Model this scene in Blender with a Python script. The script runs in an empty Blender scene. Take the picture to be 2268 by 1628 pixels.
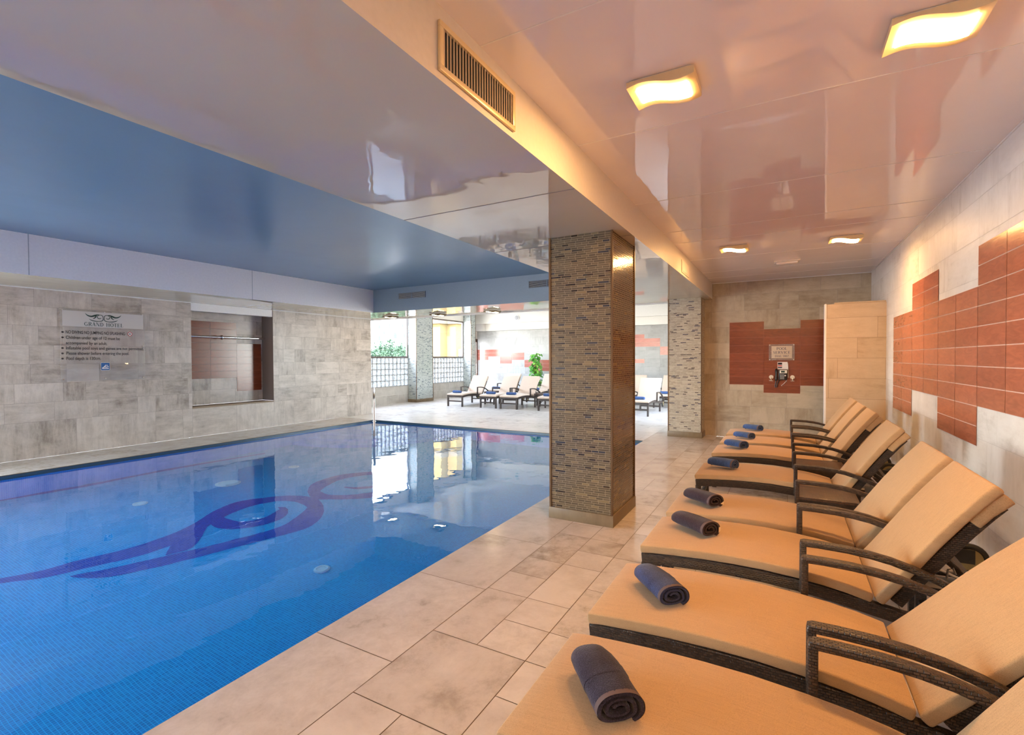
import bpy, bmesh, math, random
from mathutils import Vector, Matrix
random.seed(7)
S = bpy.context.scene
COL = S.collection
PI = math.pi

# ------------------------------------------------------------------ camera
F, YAW, PIT, ROL, CX, CY, CH = 1082.146, 0.509512, -0.0174092, -0.00457426, 1134.0, 814.0, 1.5
FW = Vector((-math.sin(YAW) * math.cos(PIT), math.cos(YAW) * math.cos(PIT), math.sin(PIT)))
RT0 = Vector((math.cos(YAW), math.sin(YAW), 0)); UP0 = RT0.cross(FW)
RT = RT0 * math.cos(ROL) + UP0 * math.sin(ROL); UP = -RT0 * math.sin(ROL) + UP0 * math.cos(ROL)
CAM = Vector((0, 0, CH))
cd = bpy.data.cameras.new('camera'); cam = bpy.data.objects.new('camera', cd); COL.objects.link(cam)
cd.sensor_fit = 'HORIZONTAL'; cd.sensor_width = 36.0; cd.lens = F / 2268 * 36; cd.clip_start = .02; cd.clip_end = 400
M = Matrix.Identity(4)
for i in range(3):
    M[i][0], M[i][1], M[i][2], M[i][3] = RT[i], UP[i], -FW[i], CAM[i]
cam.matrix_world = M
S.camera = cam

def un(u, v, ax, val):            # point of a measured sight line on an axis plane
    d = FW + RT * ((u - CX) / F) - UP * ((v - CY) / F)
    i = 'xyz'.index(ax); t = (val - CAM[i]) / d[i]
    return CAM + d * t

WZ, PZ = -.045, -1.3
def un_pool(u, v, z=PZ):          # through the water surface on to the pool bottom
    d = (FW + RT * ((u - CX) / F) - UP * ((v - CY) / F)).normalized()
    t = (WZ - CAM.z) / d.z; p = CAM + d * t
    h = Vector((d.x, d.y, 0)); s = h.length / 1.33; c = math.sqrt(1 - s * s)
    h.normalize()
    r = h * s + Vector((0, 0, -c))
    return p + r * ((z - WZ) / r.z)

# ------------------------------------------------------------------ node helpers
class NT:
    def __init__(s, name):
        s.m = bpy.data.materials.new(name); s.m.use_nodes = True
        s.t = s.m.node_tree; s.t.nodes.clear()
        s.out = s.n('ShaderNodeOutputMaterial')
    def n(s, typ, **kw):
        nd = s.t.nodes.new(typ)
        for k, v in kw.items():
            if k.startswith('i_'):
                k = k[2:]
                nd.inputs[int(k) if k.isdigit() else k.replace('_', ' ')].default_value = v
            else: setattr(nd, k, v)
        return nd
    def l(s, a, ao, b, bi):
        s.t.links.new(a.outputs[ao], b.inputs[bi])
    def ramp(s, stops, interp='LINEAR'):
        r = s.n('ShaderNodeValToRGB'); e = r.color_ramp.elements; r.color_ramp.interpolation = interp
        while len(e) < len(stops): e.new(0.5)
        for k, (p, c) in enumerate(stops):
            e[k].position = p; e[k].color = (*c, 1) if len(c) == 3 else c
        return r
    def math(s, op, a, b=None, clamp=False):
        m = s.n('ShaderNodeMath', operation=op); m.use_clamp = clamp
        for k, v in enumerate((a, b)):
            if v is None: continue
            if isinstance(v, tuple): s.l(v[0], v[1], m, k)
            else: m.inputs[k].default_value = v
        return m
    def mix(s, f, a, b, blend='MIX'):
        m = s.n('ShaderNodeMix', data_type='RGBA', blend_type=blend)
        for k, v in ((0, f), (6, a), (7, b)):
            if isinstance(v, tuple) and isinstance(v[0], bpy.types.Node): s.l(v[0], v[1], m, k)
            else: m.inputs[k].default_value = (*v, 1) if isinstance(v, tuple) and len(v) == 3 else v
        return m
    def bsdf(s, **kw):
        p = s.n('ShaderNodeBsdfPrincipled')
        for k, v in kw.items():
            p.inputs[k.replace('_', ' ')].default_value = (*v, 1) if isinstance(v, tuple) and len(v) == 3 else v
        s.l(p, 0, s.out, 0)
        return p

def plain(name, col, rough=.5, metal=0., spec=.5, **kw):
    t = NT(name); p = t.bsdf(Base_Color=col, Roughness=rough, Metallic=metal, **kw)
    p.inputs['Specular IOR Level'].default_value = spec
    nz = t.n('ShaderNodeTexNoise', i_Scale=35.0, i_Detail=3.0)
    tc = t.n('ShaderNodeTexCoord'); t.l(tc, 'Object', nz, 'Vector')
    mx = t.mix((nz, 'Fac'), tuple(c * .93 for c in col), tuple(min(1, c * 1.05) for c in col))
    t.l(mx, 2, p, 'Base Color')
    return t.m

def emit(name, col, st):
    t = NT(name); e = t.n('ShaderNodeEmission', i_Strength=st); e.inputs[0].default_value = (*col, 1)
    t.l(e, 0, t.out, 0); return t.m

def stone(name, light, mid, dark, rough=.45, scale=1.0, spec=.4, contrast=1.0, streak=5.0):
    """tile face: every tile carries a random value in the attribute rnd"""
    t = NT(name); p = t.bsdf(Roughness=rough); p.inputs['Specular IOR Level'].default_value = spec
    at = t.n('ShaderNodeAttribute', attribute_name='rnd'); sp = t.n('ShaderNodeSeparateColor'); t.l(at, 'Color', sp, 0)
    ge = t.n('ShaderNodeNewGeometry')
    w = t.math('MULTIPLY', (sp, 1), 60.0)
    def noise(vec, sc, det, rough_=.6):
        mp = t.n('ShaderNodeMapping'); mp.inputs['Scale'].default_value = vec; t.l(ge, 'Position', mp, 0)
        nz = t.n('ShaderNodeTexNoise', noise_dimensions='4D', i_Scale=sc, i_Detail=det, i_Roughness=rough_, i_Distortion=.4)
        t.l(mp, 0, nz, 'Vector'); t.l(w, 0, nz, 'W'); return nz
    a = noise((streak, streak, .9), 2.4 * scale, 9, .72); b = noise((1.0, 1.0, streak), 2.4 * scale, 9, .72)
    sel = t.math('GREATER_THAN', (sp, 2), .5)
    st = t.mix((sel, 0), (a, 'Color'), (b, 'Color'))
    big = noise((1, 1, 1), 2.6 * scale, 8, .7)
    f = t.math('ADD', (t.math('MULTIPLY', (st, 2), .55), 0), (t.math('MULTIPLY', (big, 'Fac'), .45), 0))
    f2 = t.math('ADD', (f, 0), (t.math('MULTIPLY', (t.math('SUBTRACT', (sp, 0), .5), 0), .10 * contrast), 0))
    d = .10 * contrast
    r = t.ramp([(.5 - 1.6 * d, dark), (.5 - .35 * d, mid), (.5 + .9 * d, light)]); t.l(f2, 0, r, 0)
    t.l(r, 0, p, 'Base Color')
    bp = t.n('ShaderNodeBump', i_Strength=.12, i_Distance=.01); t.l(f, 0, bp, 'Height'); t.l(bp, 0, p, 'Normal')
    return t.m

# ------------------------------------------------------------------ mesh helpers
class MB:
    def __init__(s): s.v = []; s.f = []; s.r = []; s.mi = []
    def add(s, vs, fs, rnd=None, mi=0):
        o = len(s.v); s.v += [tuple(x) for x in vs]
        for f in fs: s.f.append([o + i for i in f]); s.r.append(rnd); s.mi.append(mi)
    def bm(s, b, mi=0):
        b.verts.index_update()
        s.add([v.co for v in b.verts], [[v.index for v in f.verts] for f in b.faces], mi=mi); b.free()
    def box(s, x0, y0, z0, x1, y1, z1, bev=0, seg=2, mi=0):
        b = bmesh.new(); bmesh.ops.create_cube(b, size=1)
        for v in b.verts:
            v.co = Vector(((x0 + x1) / 2 + v.co.x * (x1 - x0), (y0 + y1) / 2 + v.co.y * (y1 - y0), (z0 + z1) / 2 + v.co.z * (z1 - z0)))
        if bev: bmesh.ops.bevel(b, geom=list(b.edges), offset=bev, segments=seg, affect='EDGES', profile=.6)
        s.bm(b, mi)
    def quad(s, a, b, c, d, rnd=None, mi=0): s.add([a, b, c, d], [(0, 1, 2, 3)], rnd, mi)
    def poly(s, pts, mi=0): s.add(pts, [tuple(range(len(pts)))], None, mi)
    def tube(s, path, r, seg=10, closed=False, cap=True, squash=None):
        path = [Vector(p) for p in path]; n = len(path); rings = []
        up = Vector((0, 0, 1)); prev = None
        for i, p in enumerate(path):
            if closed: t = path[(i + 1) % n] - path[i - 1]
            else: t = path[min(i + 1, n - 1)] - path[max(i - 1, 0)]
            t.normalize()
            if prev is None:
                a = up if abs(t.dot(up)) < .95 else Vector((1, 0, 0))
                nn = (a - t * a.dot(t)).normalized()
            else: nn = (prev - t * prev.dot(t)).normalized()
            prev = nn; bb = t.cross(nn)
            rr = r[i] if isinstance(r, (list, tuple)) else r
            rings.append([p + (nn * math.cos(2 * PI * k / seg) + bb * math.sin(2 * PI * k / seg)) * rr for k in range(seg)])
        vs = [v for q in rings for v in q]; fs = []
        for i in range(n if closed else n - 1):
            j = (i + 1) % n
            for k in range(seg):
                k2 = (k + 1) % seg; fs.append((i * seg + k, j * seg + k, j * seg + k2, i * seg + k2))
        if cap and not closed:
            fs.append(tuple(range(seg - 1, -1, -1))); fs.append(tuple((n - 1) * seg + k for k in range(seg)))
        s.add(vs, fs)
    def cyl(s, p0, p1, r, seg=20, r2=None): s.tube([p0, p1], [r, r if r2 is None else r2], seg)
    def sweep(s, path, thick, y0, y1, rad, endround=0., below=True):
        """rounded rectangle swept along a path in the xz plane; the path is the top face"""
        P = [Vector((a, 0, b)) for a, b in path]; n = len(P); rings = []
        prof = []
        def arc(cx, cz, a0):
            for k in range(4):
                a = a0 + k * PI / 6; prof.append((cx + rad * math.cos(a), cz + rad * math.sin(a)))
        arc(y1 - rad, -rad, 0); arc(y0 + rad, -rad, PI / 2); arc(y0 + rad, -thick + rad, PI); arc(y1 - rad, -thick + rad, 1.5 * PI)
        ym = (y0 + y1) / 2
        def ring(p, nr, k):
            kz = -thick / 2
            sy = 1 - (1 - k) * rad * 2 / (y1 - y0); sz = k
            return [p + Vector((0, 1, 0)) * (ym + (a - ym) * sy) + nr * (kz + (c - kz) * sz) for a, c in prof]
        for i, p in enumerate(P):
            t = (P[min(i + 1, n - 1)] - P[max(i - 1, 0)]).normalized(); nr = Vector((-t.z, 0, t.x))
            if i == 0 and endround:
                for a in (0, .3, .65): rings.append(ring(p + t * endround * (a) , nr, .45 + .55 * math.sin(math.acos(1 - min(1, a * 1.0)) ) if a else .45))
                rings.append(ring(p + t * endround, nr, 1))
            elif i == n - 1 and endround:
                rings.append(ring(p - t * endround, nr, 1))
                for a in (.65, .3, 0): rings.append(ring(p - t * endround * a, nr, .45 + .55 * math.sin(math.acos(1 - a)) if a else .45))
            else: rings.append(ring(p, nr, 1))
        m = len(prof); vs = [v for q in rings for v in q]; fs = []
        for i in range(len(rings) - 1):
            for k in range(m):
                k2 = (k + 1) % m; fs.append((i * m + k, i * m + k2, (i + 1) * m + k2, (i + 1) * m + k))
        fs.append(tuple(range(m - 1, -1, -1))); fs.append(tuple((len(rings) - 1) * m + k for k in range(m)))
        s.add(vs, fs)
    def xform(s, mat, start=0):
        for i in range(start, len(s.v)): s.v[i] = tuple(mat @ Vector(s.v[i]))
    def build(s, name, mats, parent=None, smooth=True, ang=.6, fixn=True):
        me = bpy.data.meshes.new(name); me.from_pydata(s.v, [], s.f)
        mats = mats if isinstance(mats, (list, tuple)) else [mats]
        for m in mats: me.materials.append(m)
        if any(s.mi): me.polygons.foreach_set('material_index', s.mi)
        if any(r is not None for r in s.r):
            at = me.attributes.new('rnd', 'FLOAT_COLOR', 'FACE')
            buf = []
            for r in s.r: buf += list(r or (.5, .5, .5)) + [1]
            at.data.foreach_set('color', buf)
        if fixn:
            b = bmesh.new(); b.from_mesh(me); bmesh.ops.recalc_face_normals(b, faces=b.faces); b.to_mesh(me); b.free()
        uv = me.uv_layers.new(name='uv')
        for p in me.polygons:
            nx, ny, nz = (abs(c) for c in p.normal)
            for li in p.loop_indices:
                c = me.vertices[me.loops[li].vertex_index].co
                uv.data[li].uv = (c.x, c.y) if nz >= nx and nz >= ny else ((c.y, c.z) if nx >= ny else (c.x, c.z))
        if smooth:
            me.polygons.foreach_set('use_smooth', [True] * len(me.polygons)); me.set_sharp_from_angle(angle=ang)
        me.update()
        o = bpy.data.objects.new(name, me); COL.objects.link(o)
        if parent: o.parent = parent
        return o

def tag(o, label=None, cat=None, group=None, kind=None):
    if label: o['label'] = label
    if cat: o['category'] = cat
    if group: o['group'] = group
    if kind: o['kind'] = kind
    return o
def thing(name, label, cat, loc=(0, 0, 0), rz=0, group=None):
    o = bpy.data.objects.new(name, None); COL.objects.link(o); o.location = loc; o.rotation_euler = (0, 0, rz)
    o.empty_display_size = .1
    return tag(o, label, cat, group)
def struct(name, mb, mats, parent=None, **kw):
    o = mb.build(name, mats, parent, **kw)
    if not parent: o['kind'] = 'structure'
    return o
def dup(root, loc, rz, label=None, group=None):
    def cp(o, par):
        c = o.copy(); COL.objects.link(c); c.parent = par
        for ch in o.children: cp(ch, c)
        return c
    r = cp(root, None); r.location = loc; r.rotation_euler = (0, 0, rz)
    if label: r['label'] = label
    if group: r['group'] = group
    return r

def tiled(mb, o, U, V, rects, row, widths, seed, gap=.003, first=None, lift=.003, mi=0, mig=1, grout=True):
    rn = random.Random(seed); o, U, V = Vector(o), Vector(U), Vector(V); N = U.cross(V)
    for (u0, v0, u1, v1) in rects:
        if grout: mb.quad(o + U * u0 + V * v0, o + U * u1 + V * v0, o + U * u1 + V * v1, o + U * u0 + V * v1, (.5, .5, .5), mig)
        v = v0; k = 0
        while v < v1 - 1e-4:
            h = first if (first and k == 0) else row
            vb = min(v + h, v1); u = u0 - rn.random() * max(widths); k += 1
            while u < u1 - 1e-4:
                w = rn.choice(widths) * (1.6 if (first and k == 1) else 1); a, b = max(u, u0), min(u + w, u1); u += w
                if b - a < .01: continue
                c = (rn.random(), rn.random(), rn.random()); g = gap / 2
                P = [o + U * x + V * y + N * lift for x, y in ((a + g, v + g), (b - g, v + g), (b - g, vb - g), (a + g, vb - g))]
                mb.quad(*P, c, mi)
            v = vb

# ------------------------------------------------------------------ materials
m_wall_l = stone('stone_grey_left', (.63, .565, .50), (.47, .415, .36), (.23, .19, .155), rough=.36, contrast=.95)
m_wall_r = stone('stone_white_right', (.80, .785, .76), (.72, .70, .67), (.50, .47, .43), rough=.5, contrast=1.0)
m_wall_f = stone('stone_beige_far', (.50, .415, .315), (.40, .325, .235), (.26, .20, .14), rough=.5, contrast=1.0)
m_floor = stone('stone_floor', (.66, .60, .54), (.56, .50, .44), (.34, .285, .225), rough=.2, contrast=.9, spec=.5)
m_grout_l = plain('grout_grey', (.27, .24, .215), .8)
m_grout_w = plain('grout_white', (.62, .59, .56), .8)
m_grout_f = plain('grout_floor', (.20, .15, .10), .8)
m_white = plain('white_paint', (.78, .77, .76), .5)
m_cream = plain('cream_paint', (.82, .78, .70), .5)
m_chrome = plain('chrome', (.80, .80, .80), .12, 1.0)
m_steel = plain('brushed_steel', (.55, .52, .49), .3, 1.0)
m_black = plain('black_plastic', (.015, .013, .013), .35)
m_darkmetal = plain('dark_metal', (.03, .028, .027), .35, .4)
m_grey = plain('grey_plastic', (.45, .45, .45), .5)

def red_tiles(name, base, bw=.537, bh=.149, yax=False):
    t = NT(name); p = t.bsdf(Roughness=.22); ge = t.n('ShaderNodeNewGeometry'); sx = t.n('ShaderNodeSeparateXYZ'); t.l(ge, 'Position', sx, 0)
    mp = t.n('ShaderNodeMapping'); mp.inputs['Scale'].default_value = (2.0, 2.0, 9.0); t.l(ge, 'Position', mp, 0)
    nz = t.n('ShaderNodeTexNoise', i_Scale=2.5, i_Detail=6.0, i_Distortion=1.6); t.l(mp, 0, nz, 'Vector')
    at = t.n('ShaderNodeAttribute', attribute_name='rnd'); sp = t.n('ShaderNodeSeparateColor'); t.l(at, 'Color', sp, 0)
    r = t.ramp([(.3, tuple(c * .78 for c in base)), (.7, tuple(min(1, c * 1.12) for c in base))]); t.l(nz, 'Fac', r, 0)
    v = t.math('ADD', (t.math('MULTIPLY', (sp, 0), .22), 0), .89)
    mm = t.mix(1.0, (r, 0), (v, 0), 'MULTIPLY'); t.l(mm, 2, p, 'Base Color')
    bp = t.n('ShaderNodeBump', i_Strength=.15, i_Distance=.004); t.l(nz, 'Fac', bp, 'Height'); t.l(bp, 0, p, 'Normal')
    return t.m
m_red = red_tiles('red_wall_tiles', (.46, .145, .075))
m_red_dark = red_tiles('deep_red_tiles', (.23, .055, .024))
m_grout_pink = plain('grout_pink', (.74, .50, .40), .7)
m_grout_red = plain('grout_red', (.33, .10, .055), .7)

def gloss_ceiling(name, col, rough, bump=.02, spec=.5):
    t = NT(name); p = t.bsdf(Base_Color=col, Roughness=rough); p.inputs['Specular IOR Level'].default_value = spec
    ge = t.n('ShaderNodeNewGeometry'); nz = t.n('ShaderNodeTexNoise', i_Scale=1.3, i_Detail=3.0, i_Distortion=.5); t.l(ge, 'Position', nz, 'Vector')
    n2 = t.n('ShaderNodeTexNoise', i_Scale=60.0, i_Detail=2.0); t.l(ge, 'Position', n2, 'Vector')
    ad = t.math('ADD', (nz, 'Fac'), (t.math('MULTIPLY', (n2, 'Fac'), .006), 0))
    bp = t.n('ShaderNodeBump', i_Strength=bump, i_Distance=.2); t.l(ad, 0, bp, 'Height'); t.l(bp, 0, p, 'Normal')
    mx = t.mix((nz, 'Fac'), tuple(c * .95 for c in col), tuple(min(1, c * 1.05) for c in col)); t.l(mx, 2, p, 'Base Color')
    return t.m
m_ceil = gloss_ceiling('glossy_stretch_ceiling', (.92, .84, .82), .03, .022, .9)
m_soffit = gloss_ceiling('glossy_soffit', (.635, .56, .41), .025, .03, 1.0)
m_blue = gloss_ceiling('satin_blue_ceiling', (.14, .245, .33), .22, .02, .45)
m_fascia = plain('fascia_paint', (.92, .88, .86), .45)
m_fascia_w = plain('fascia_paint_warm', (.64, .59, .54), .45)
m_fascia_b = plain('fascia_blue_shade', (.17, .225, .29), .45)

def mosaic_column(name, cols, mort):
    t = NT(name); p = t.bsdf(Roughness=.16); p.inputs['Specular IOR Level'].default_value = .7
    ge = t.n('ShaderNodeNewGeometry'); sx = t.n('ShaderNodeSeparateXYZ'); t.l(ge, 'Position', sx, 0)
    u = t.math('ADD', (sx, 0), (sx, 1)); cb = t.n('ShaderNodeCombineXYZ'); t.l(u, 0, cb, 0); t.l(sx, 2, cb, 1)
    br = t.n('ShaderNodeTexBrick', offset=.37, offset_frequency=3, squash=.62, squash_frequency=2)
    for k, v in (('Color1', (0, 0, 0, 1)), ('Color2', (1, 1, 1, 1)), ('Mortar', (.5, .5, .5, 1)), ('Scale', 1.0), ('Mortar Size', .0016), ('Mortar Smooth', .0), ('Bias', 0.0), ('Brick Width', .105), ('Row Height', .0192)):
        br.inputs[k].default_value = v
    t.l(cb, 0, br, 'Vector')
    r = t.ramp(list(zip((0, .25, .48, .68, .83, .90, .965), cols)), 'CONSTANT')
    t.l(br, 'Color', r, 0)
    mx = t.mix((br, 'Fac'), (r, 0), mort); t.l(mx, 2, p, 'Base Color')
    rr = t.math('ADD', (t.math('MULTIPLY', (br, 'Fac'), .5), 0), .14); t.l(rr, 0, p, 'Roughness')
    inv = t.math('SUBTRACT', 1.0, (br, 'Fac')); nz = t.n('ShaderNodeTexNoise', i_Scale=45.0, i_Detail=2.0); t.l(ge, 'Position', nz, 'Vector')
    hh = t.math('ADD', (inv, 0), (t.math('MULTIPLY', (nz, 'Fac'), .8), 0))
    bp = t.n('ShaderNodeBump', i_Strength=.35, i_Distance=.003); t.l(hh, 0, bp, 'Height'); t.l(bp, 0, p, 'Normal')
    return t.m
m_mosaic = mosaic_column('gold_glass_mosaic', ((.105, .077, .043), (.078, .058, .033), (.118, .088, .05), (.088, .066, .039), (.03, .018, .012), (.18, .13, .065), (.022, .022, .034)), (.25, .185, .105))
m_mosaic_p = mosaic_column('pale_glass_mosaic', ((.42, .38, .30), (.35, .31, .245), (.48, .44, .35), (.38, .34, .27), (.10, .085, .075), (.40, .37, .30), (.07, .07, .10)), (.58, .52, .43))
m_mosaic_g = mosaic_column('green_grey_mosaic', ((.40, .43, .40), (.33, .36, .335), (.46, .49, .46), (.37, .40, .375), (.10, .13, .15), (.42, .46, .44), (.08, .11, .14)), (.50, .53, .50))
m_plinth = stone('plinth_stone', (.23, .165, .095), (.195, .14, .08), (.15, .105, .06), rough=.4)
m_bronze = plain('bronze_trim', (.12, .06, .022), .35, .5)

def pool_mosaic(name, a, b, line, size=.042, lw=.004):
    t = NT(name); p = t.bsdf(Roughness=.3); ge = t.n('ShaderNodeNewGeometry'); sx = t.n('ShaderNodeSeparateXYZ'); t.l(ge, 'Position', sx, 0)
    nr = t.n('ShaderNodeSeparateXYZ'); t.l(ge, 'Normal', nr, 0)
    flat = t.math('GREATER_THAN', (t.math('ABSOLUTE', (nr, 2)), 0), .5)
    uw = t.math('ADD', (sx, 0), (sx, 1))
    def mixv(f, x, y):
        m = t.n('ShaderNodeMix', data_type='FLOAT'); t.l(f, 0, m, 0); t.l(x[0], x[1], m, 2); t.l(y[0], y[1], m, 3); return m
    uu = mixv(flat, (uw, 0), (sx, 0)); vv = mixv(flat, (sx, 2), (sx, 1))
    cb = t.n('ShaderNodeCombineXYZ'); t.l(uu, 0, cb, 0); t.l(vv, 0, cb, 1)
    br = t.n('ShaderNodeTexBrick', offset=0.0, squash=1.0)
    for k, v in (('Color1', (0, 0, 0, 1)), ('Color2', (1, 1, 1, 1)), ('Mortar', (.5, .5, .5, 1)), ('Scale', 1.0), ('Mortar Size', lw), ('Mortar Smooth', .1), ('Bias', 0.0), ('Brick Width', size), ('Row Height', size)):
        br.inputs[k].default_value = v
    t.l(cb, 0, br, 'Vector')
    r = t.ramp([(0, a), (1, b)]); t.l(br, 'Color', r, 0)
    mx = t.mix((br, 'Fac'), (r, 0), line); t.l(mx, 2, p, 'Base Color')
    return t.m
m_pool = pool_mosaic('pool_mosaic', (.001, .22, .56), (.004, .32, .70), (.015, .56, .90), .021, .0018)
m_poolwall = pool_mosaic('pool_wall_mosaic', (.004, .26, .90), (.008, .34, .98), (.12, .52, .98), .021, .0018)
m_inlay = pool_mosaic('pool_inlay_mosaic', (.001, .025, .28), (.003, .045, .40), (.03, .16, .60), .021, .0018)
m_band = plain('waterline_tile', (.03, .08, .12), .3)
m_drain = plain('pale_grille', (.45, .75, .85), .4)

def water():
    t = NT('pool_water'); g = t.n('ShaderNodeBsdfGlass', i_Roughness=0.0, i_IOR=1.33); g.inputs[0].default_value = (.93, .98, 1, 1)
    ge = t.n('ShaderNodeNewGeometry'); nz = t.n('ShaderNodeTexNoise', i_Scale=1.6, i_Detail=3.0); t.l(ge, 'Position', nz, 'Vector')
    bp = t.n('ShaderNodeBump', i_Strength=.035, i_Distance=.12); t.l(nz, 'Fac', bp, 'Height'); t.l(bp, 0, g, 'Normal')
    gl = t.n('ShaderNodeBsdfGlossy', i_Roughness=0.0); t.l(bp, 0, gl, 'Normal'); lw = t.n('ShaderNodeLayerWeight')
    f = t.math('MULTIPLY', (t.math('POWER', (lw, 'Facing'), 6.0), 0), .6); mx = t.n('ShaderNodeMixShader'); t.l(f, 0, mx, 0); t.l(g, 0, mx, 1); t.l(gl, 0, mx, 2)
    t.l(mx, 0, t.out, 0); return t.m
m_water = water()

def thin_glass(name, tint=(1, 1, 1), refl=.10, rough=.02):
    t = NT(name); a = t.n('ShaderNodeBsdfTransparent'); a.inputs[0].default_value = (*tint, 1)
    g = t.n('ShaderNodeBsdfGlossy', i_Roughness=rough); lw = t.n('ShaderNodeLayerWeight'); fr = t.math('ADD', (t.math('MULTIPLY', (t.math('POWER', (lw, 'Facing'), 4.0), 0), .7), 0), .04)
    m = t.n('ShaderNodeMixShader'); t.l(fr, 0, m, 0); t.l(a, 0, m, 1); t.l(g, 0, m, 2); t.l(m, 0, t.out, 0); return t.m
m_glass = thin_glass('window_glass')
def acrylic():
    t = NT('clear_acrylic'); a = t.n('ShaderNodeBsdfTransparent'); a.inputs[0].default_value = (.97, .97, .97, 1)
    d = t.n('ShaderNodeBsdfDiffuse'); d.inputs[0].default_value = (.8, .76, .74, 1); g = t.n('ShaderNodeBsdfGlossy', i_Roughness=.02)
    lw = t.n('ShaderNodeLayerWeight'); fr = t.math('ADD', (t.math('MULTIPLY', (t.math('POWER', (lw, 'Facing'), 4.0), 0), .7), 0), .05)
    m1 = t.n('ShaderNodeMixShader'); m1.inputs[0].default_value = .14; t.l(a, 0, m1, 1); t.l(d, 0, m1, 2)
    m = t.n('ShaderNodeMixShader'); t.l(fr, 0, m, 0); t.l(m1, 0, m, 1); t.l(g, 0, m, 2); t.l(m, 0, t.out, 0); return t.m
m_acrylic = acrylic()
def frosted():
    t = NT('frosted_band'); a = t.n('ShaderNodeBsdfTransparent'); d = t.n('ShaderNodeBsdfDiffuse'); d.inputs[0].default_value = (.72, .68, .65, 1)
    m1 = t.n('ShaderNodeMixShader'); m1.inputs[0].default_value = .75; t.l(a, 0, m1, 1); t.l(d, 0, m1, 2); t.l(m1, 0, t.out, 0); return t.m
m_frost = frosted()
def glassblock():
    t = NT('glass_block'); a = t.n('ShaderNodeBsdfTransparent'); a.inputs[0].default_value = (.62, .63, .64, 1)
    d = t.n('ShaderNodeBsdfTranslucent'); d.inputs[0].default_value = (.32, .325, .32, 1); df = t.n('ShaderNodeBsdfDiffuse'); df.inputs[0].default_value = (.6, .6, .6, 1)
    g = t.n('ShaderNodeBsdfGlossy', i_Roughness=.08)
    m0 = t.n('ShaderNodeMixShader'); m0.inputs[0].default_value = .3; t.l(d, 0, m0, 1); t.l(df, 0, m0, 2)
    nz = t.n('ShaderNodeTexNoise', i_Scale=14.0, i_Detail=2.0); ge = t.n('ShaderNodeNewGeometry'); t.l(ge, 'Position', nz, 'Vector')
    r = t.ramp([(.4, (.25, .25, .25)), (.62, (.8, .8, .8))]); t.l(nz, 'Fac', r, 0)
    m1 = t.n('ShaderNodeMixShader'); t.l(r, 0, m1, 0); t.l(a, 0, m1, 1); t.l(m0, 0, m1, 2)
    m = t.n('ShaderNodeMixShader'); m.inputs[0].default_value = .12; t.l(m1, 0, m, 1); t.l(g, 0, m, 2); t.l(m, 0, t.out, 0); return t.m
m_gblock = glassblock()

def fabric(name, col, sx=7, sy=300):
    t = NT(name); p = t.bsdf(Roughness=.85); p.inputs['Specular IOR Level'].default_value = .15
    p.inputs['Sheen Weight'].default_value = .15
    tc = t.n('ShaderNodeTexCoord'); mp = t.n('ShaderNodeMapping'); mp.inputs['Scale'].default_value = (sx, sy, sx * 3); t.l(tc, 'Object', mp, 0)
    nz = t.n('ShaderNodeTexNoise', i_Scale=1.0, i_Detail=5.0, i_Roughness=.7); t.l(mp, 0, nz, 'Vector')
    mp2 = t.n('ShaderNodeMapping'); mp2.inputs['Scale'].default_value = (420, 420, 420); t.l(tc, 'Object', mp2, 0)
    n2 = t.n('ShaderNodeTexNoise', i_Scale=1.0, i_Detail=1.0); t.l(mp2, 0, n2, 'Vector')
    f = t.math('ADD', (t.math('MULTIPLY', (nz, 'Fac'), .45), 0), (t.math('MULTIPLY', (n2, 'Fac'), .55), 0))
    r = t.ramp([(.32, tuple(c * .72 for c in col)), (.5, col), (.68, tuple(min(1, c * 1.14) for c in col))]); t.l(f, 0, r, 0); t.l(r, 0, p, 'Base Color')
    bp = t.n('ShaderNodeBump', i_Strength=.25, i_Distance=.002); t.l(f, 0, bp, 'Height'); t.l(bp, 0, p, 'Normal')
    return t.m
m_cushion = fabric('linen_cushion', (.44, .285, .15))
def terry(name, col, hem):
    t = NT(name); p = t.bsdf(Roughness=.95); p.inputs['Specular IOR Level'].default_value = .1; p.inputs['Sheen Weight'].default_value = .2
    p.inputs['Sheen Roughness'].default_value = .4
    tc = t.n('ShaderNodeTexCoord'); nz = t.n('ShaderNodeTexNoise', i_Scale=260.0, i_Detail=2.0); t.l(tc, 'Object', nz, 'Vector')
    n2 = t.n('ShaderNodeTexNoise', i_Scale=16.0, i_Detail=3.0); t.l(tc, 'Object', n2, 'Vector')
    f = t.math('ADD', (t.math('MULTIPLY', (nz, 'Fac'), .7), 0), (t.math('MULTIPLY', (n2, 'Fac'), .3), 0))
    r = t.ramp([(.3, tuple(c * .55 for c in col)), (.5, col), (.72, tuple(min(1, c * 2.0) for c in col))]); t.l(f, 0, r, 0); t.l(r, 0, p, 'Base Color')
    bp = t.n('ShaderNodeBump', i_Strength=.8, i_Distance=.004); t.l(f, 0, bp, 'Height'); t.l(bp, 0, p, 'Normal'); return t.m
m_navy = terry('navy_terry', (.035, .045, .105), None)
m_navyb = terry('navy_terry_warmlit', (.030, .026, .045), None)  # navy terry with the warm lamplight mixed into its colour
m_blue_t = terry('blue_terry', (.045, .085, .21), None)
m_plum = terry('warmlit_plum_terry', (.035, .024, .032), None)  # plum tint stands for warm light on navy towels; leaflet pictures reuse it
m_hem = plain('towel_hem', (.10, .065, .065), .85)
m_tag = plain('cream_label', (.75, .62, .42), .7)

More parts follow.
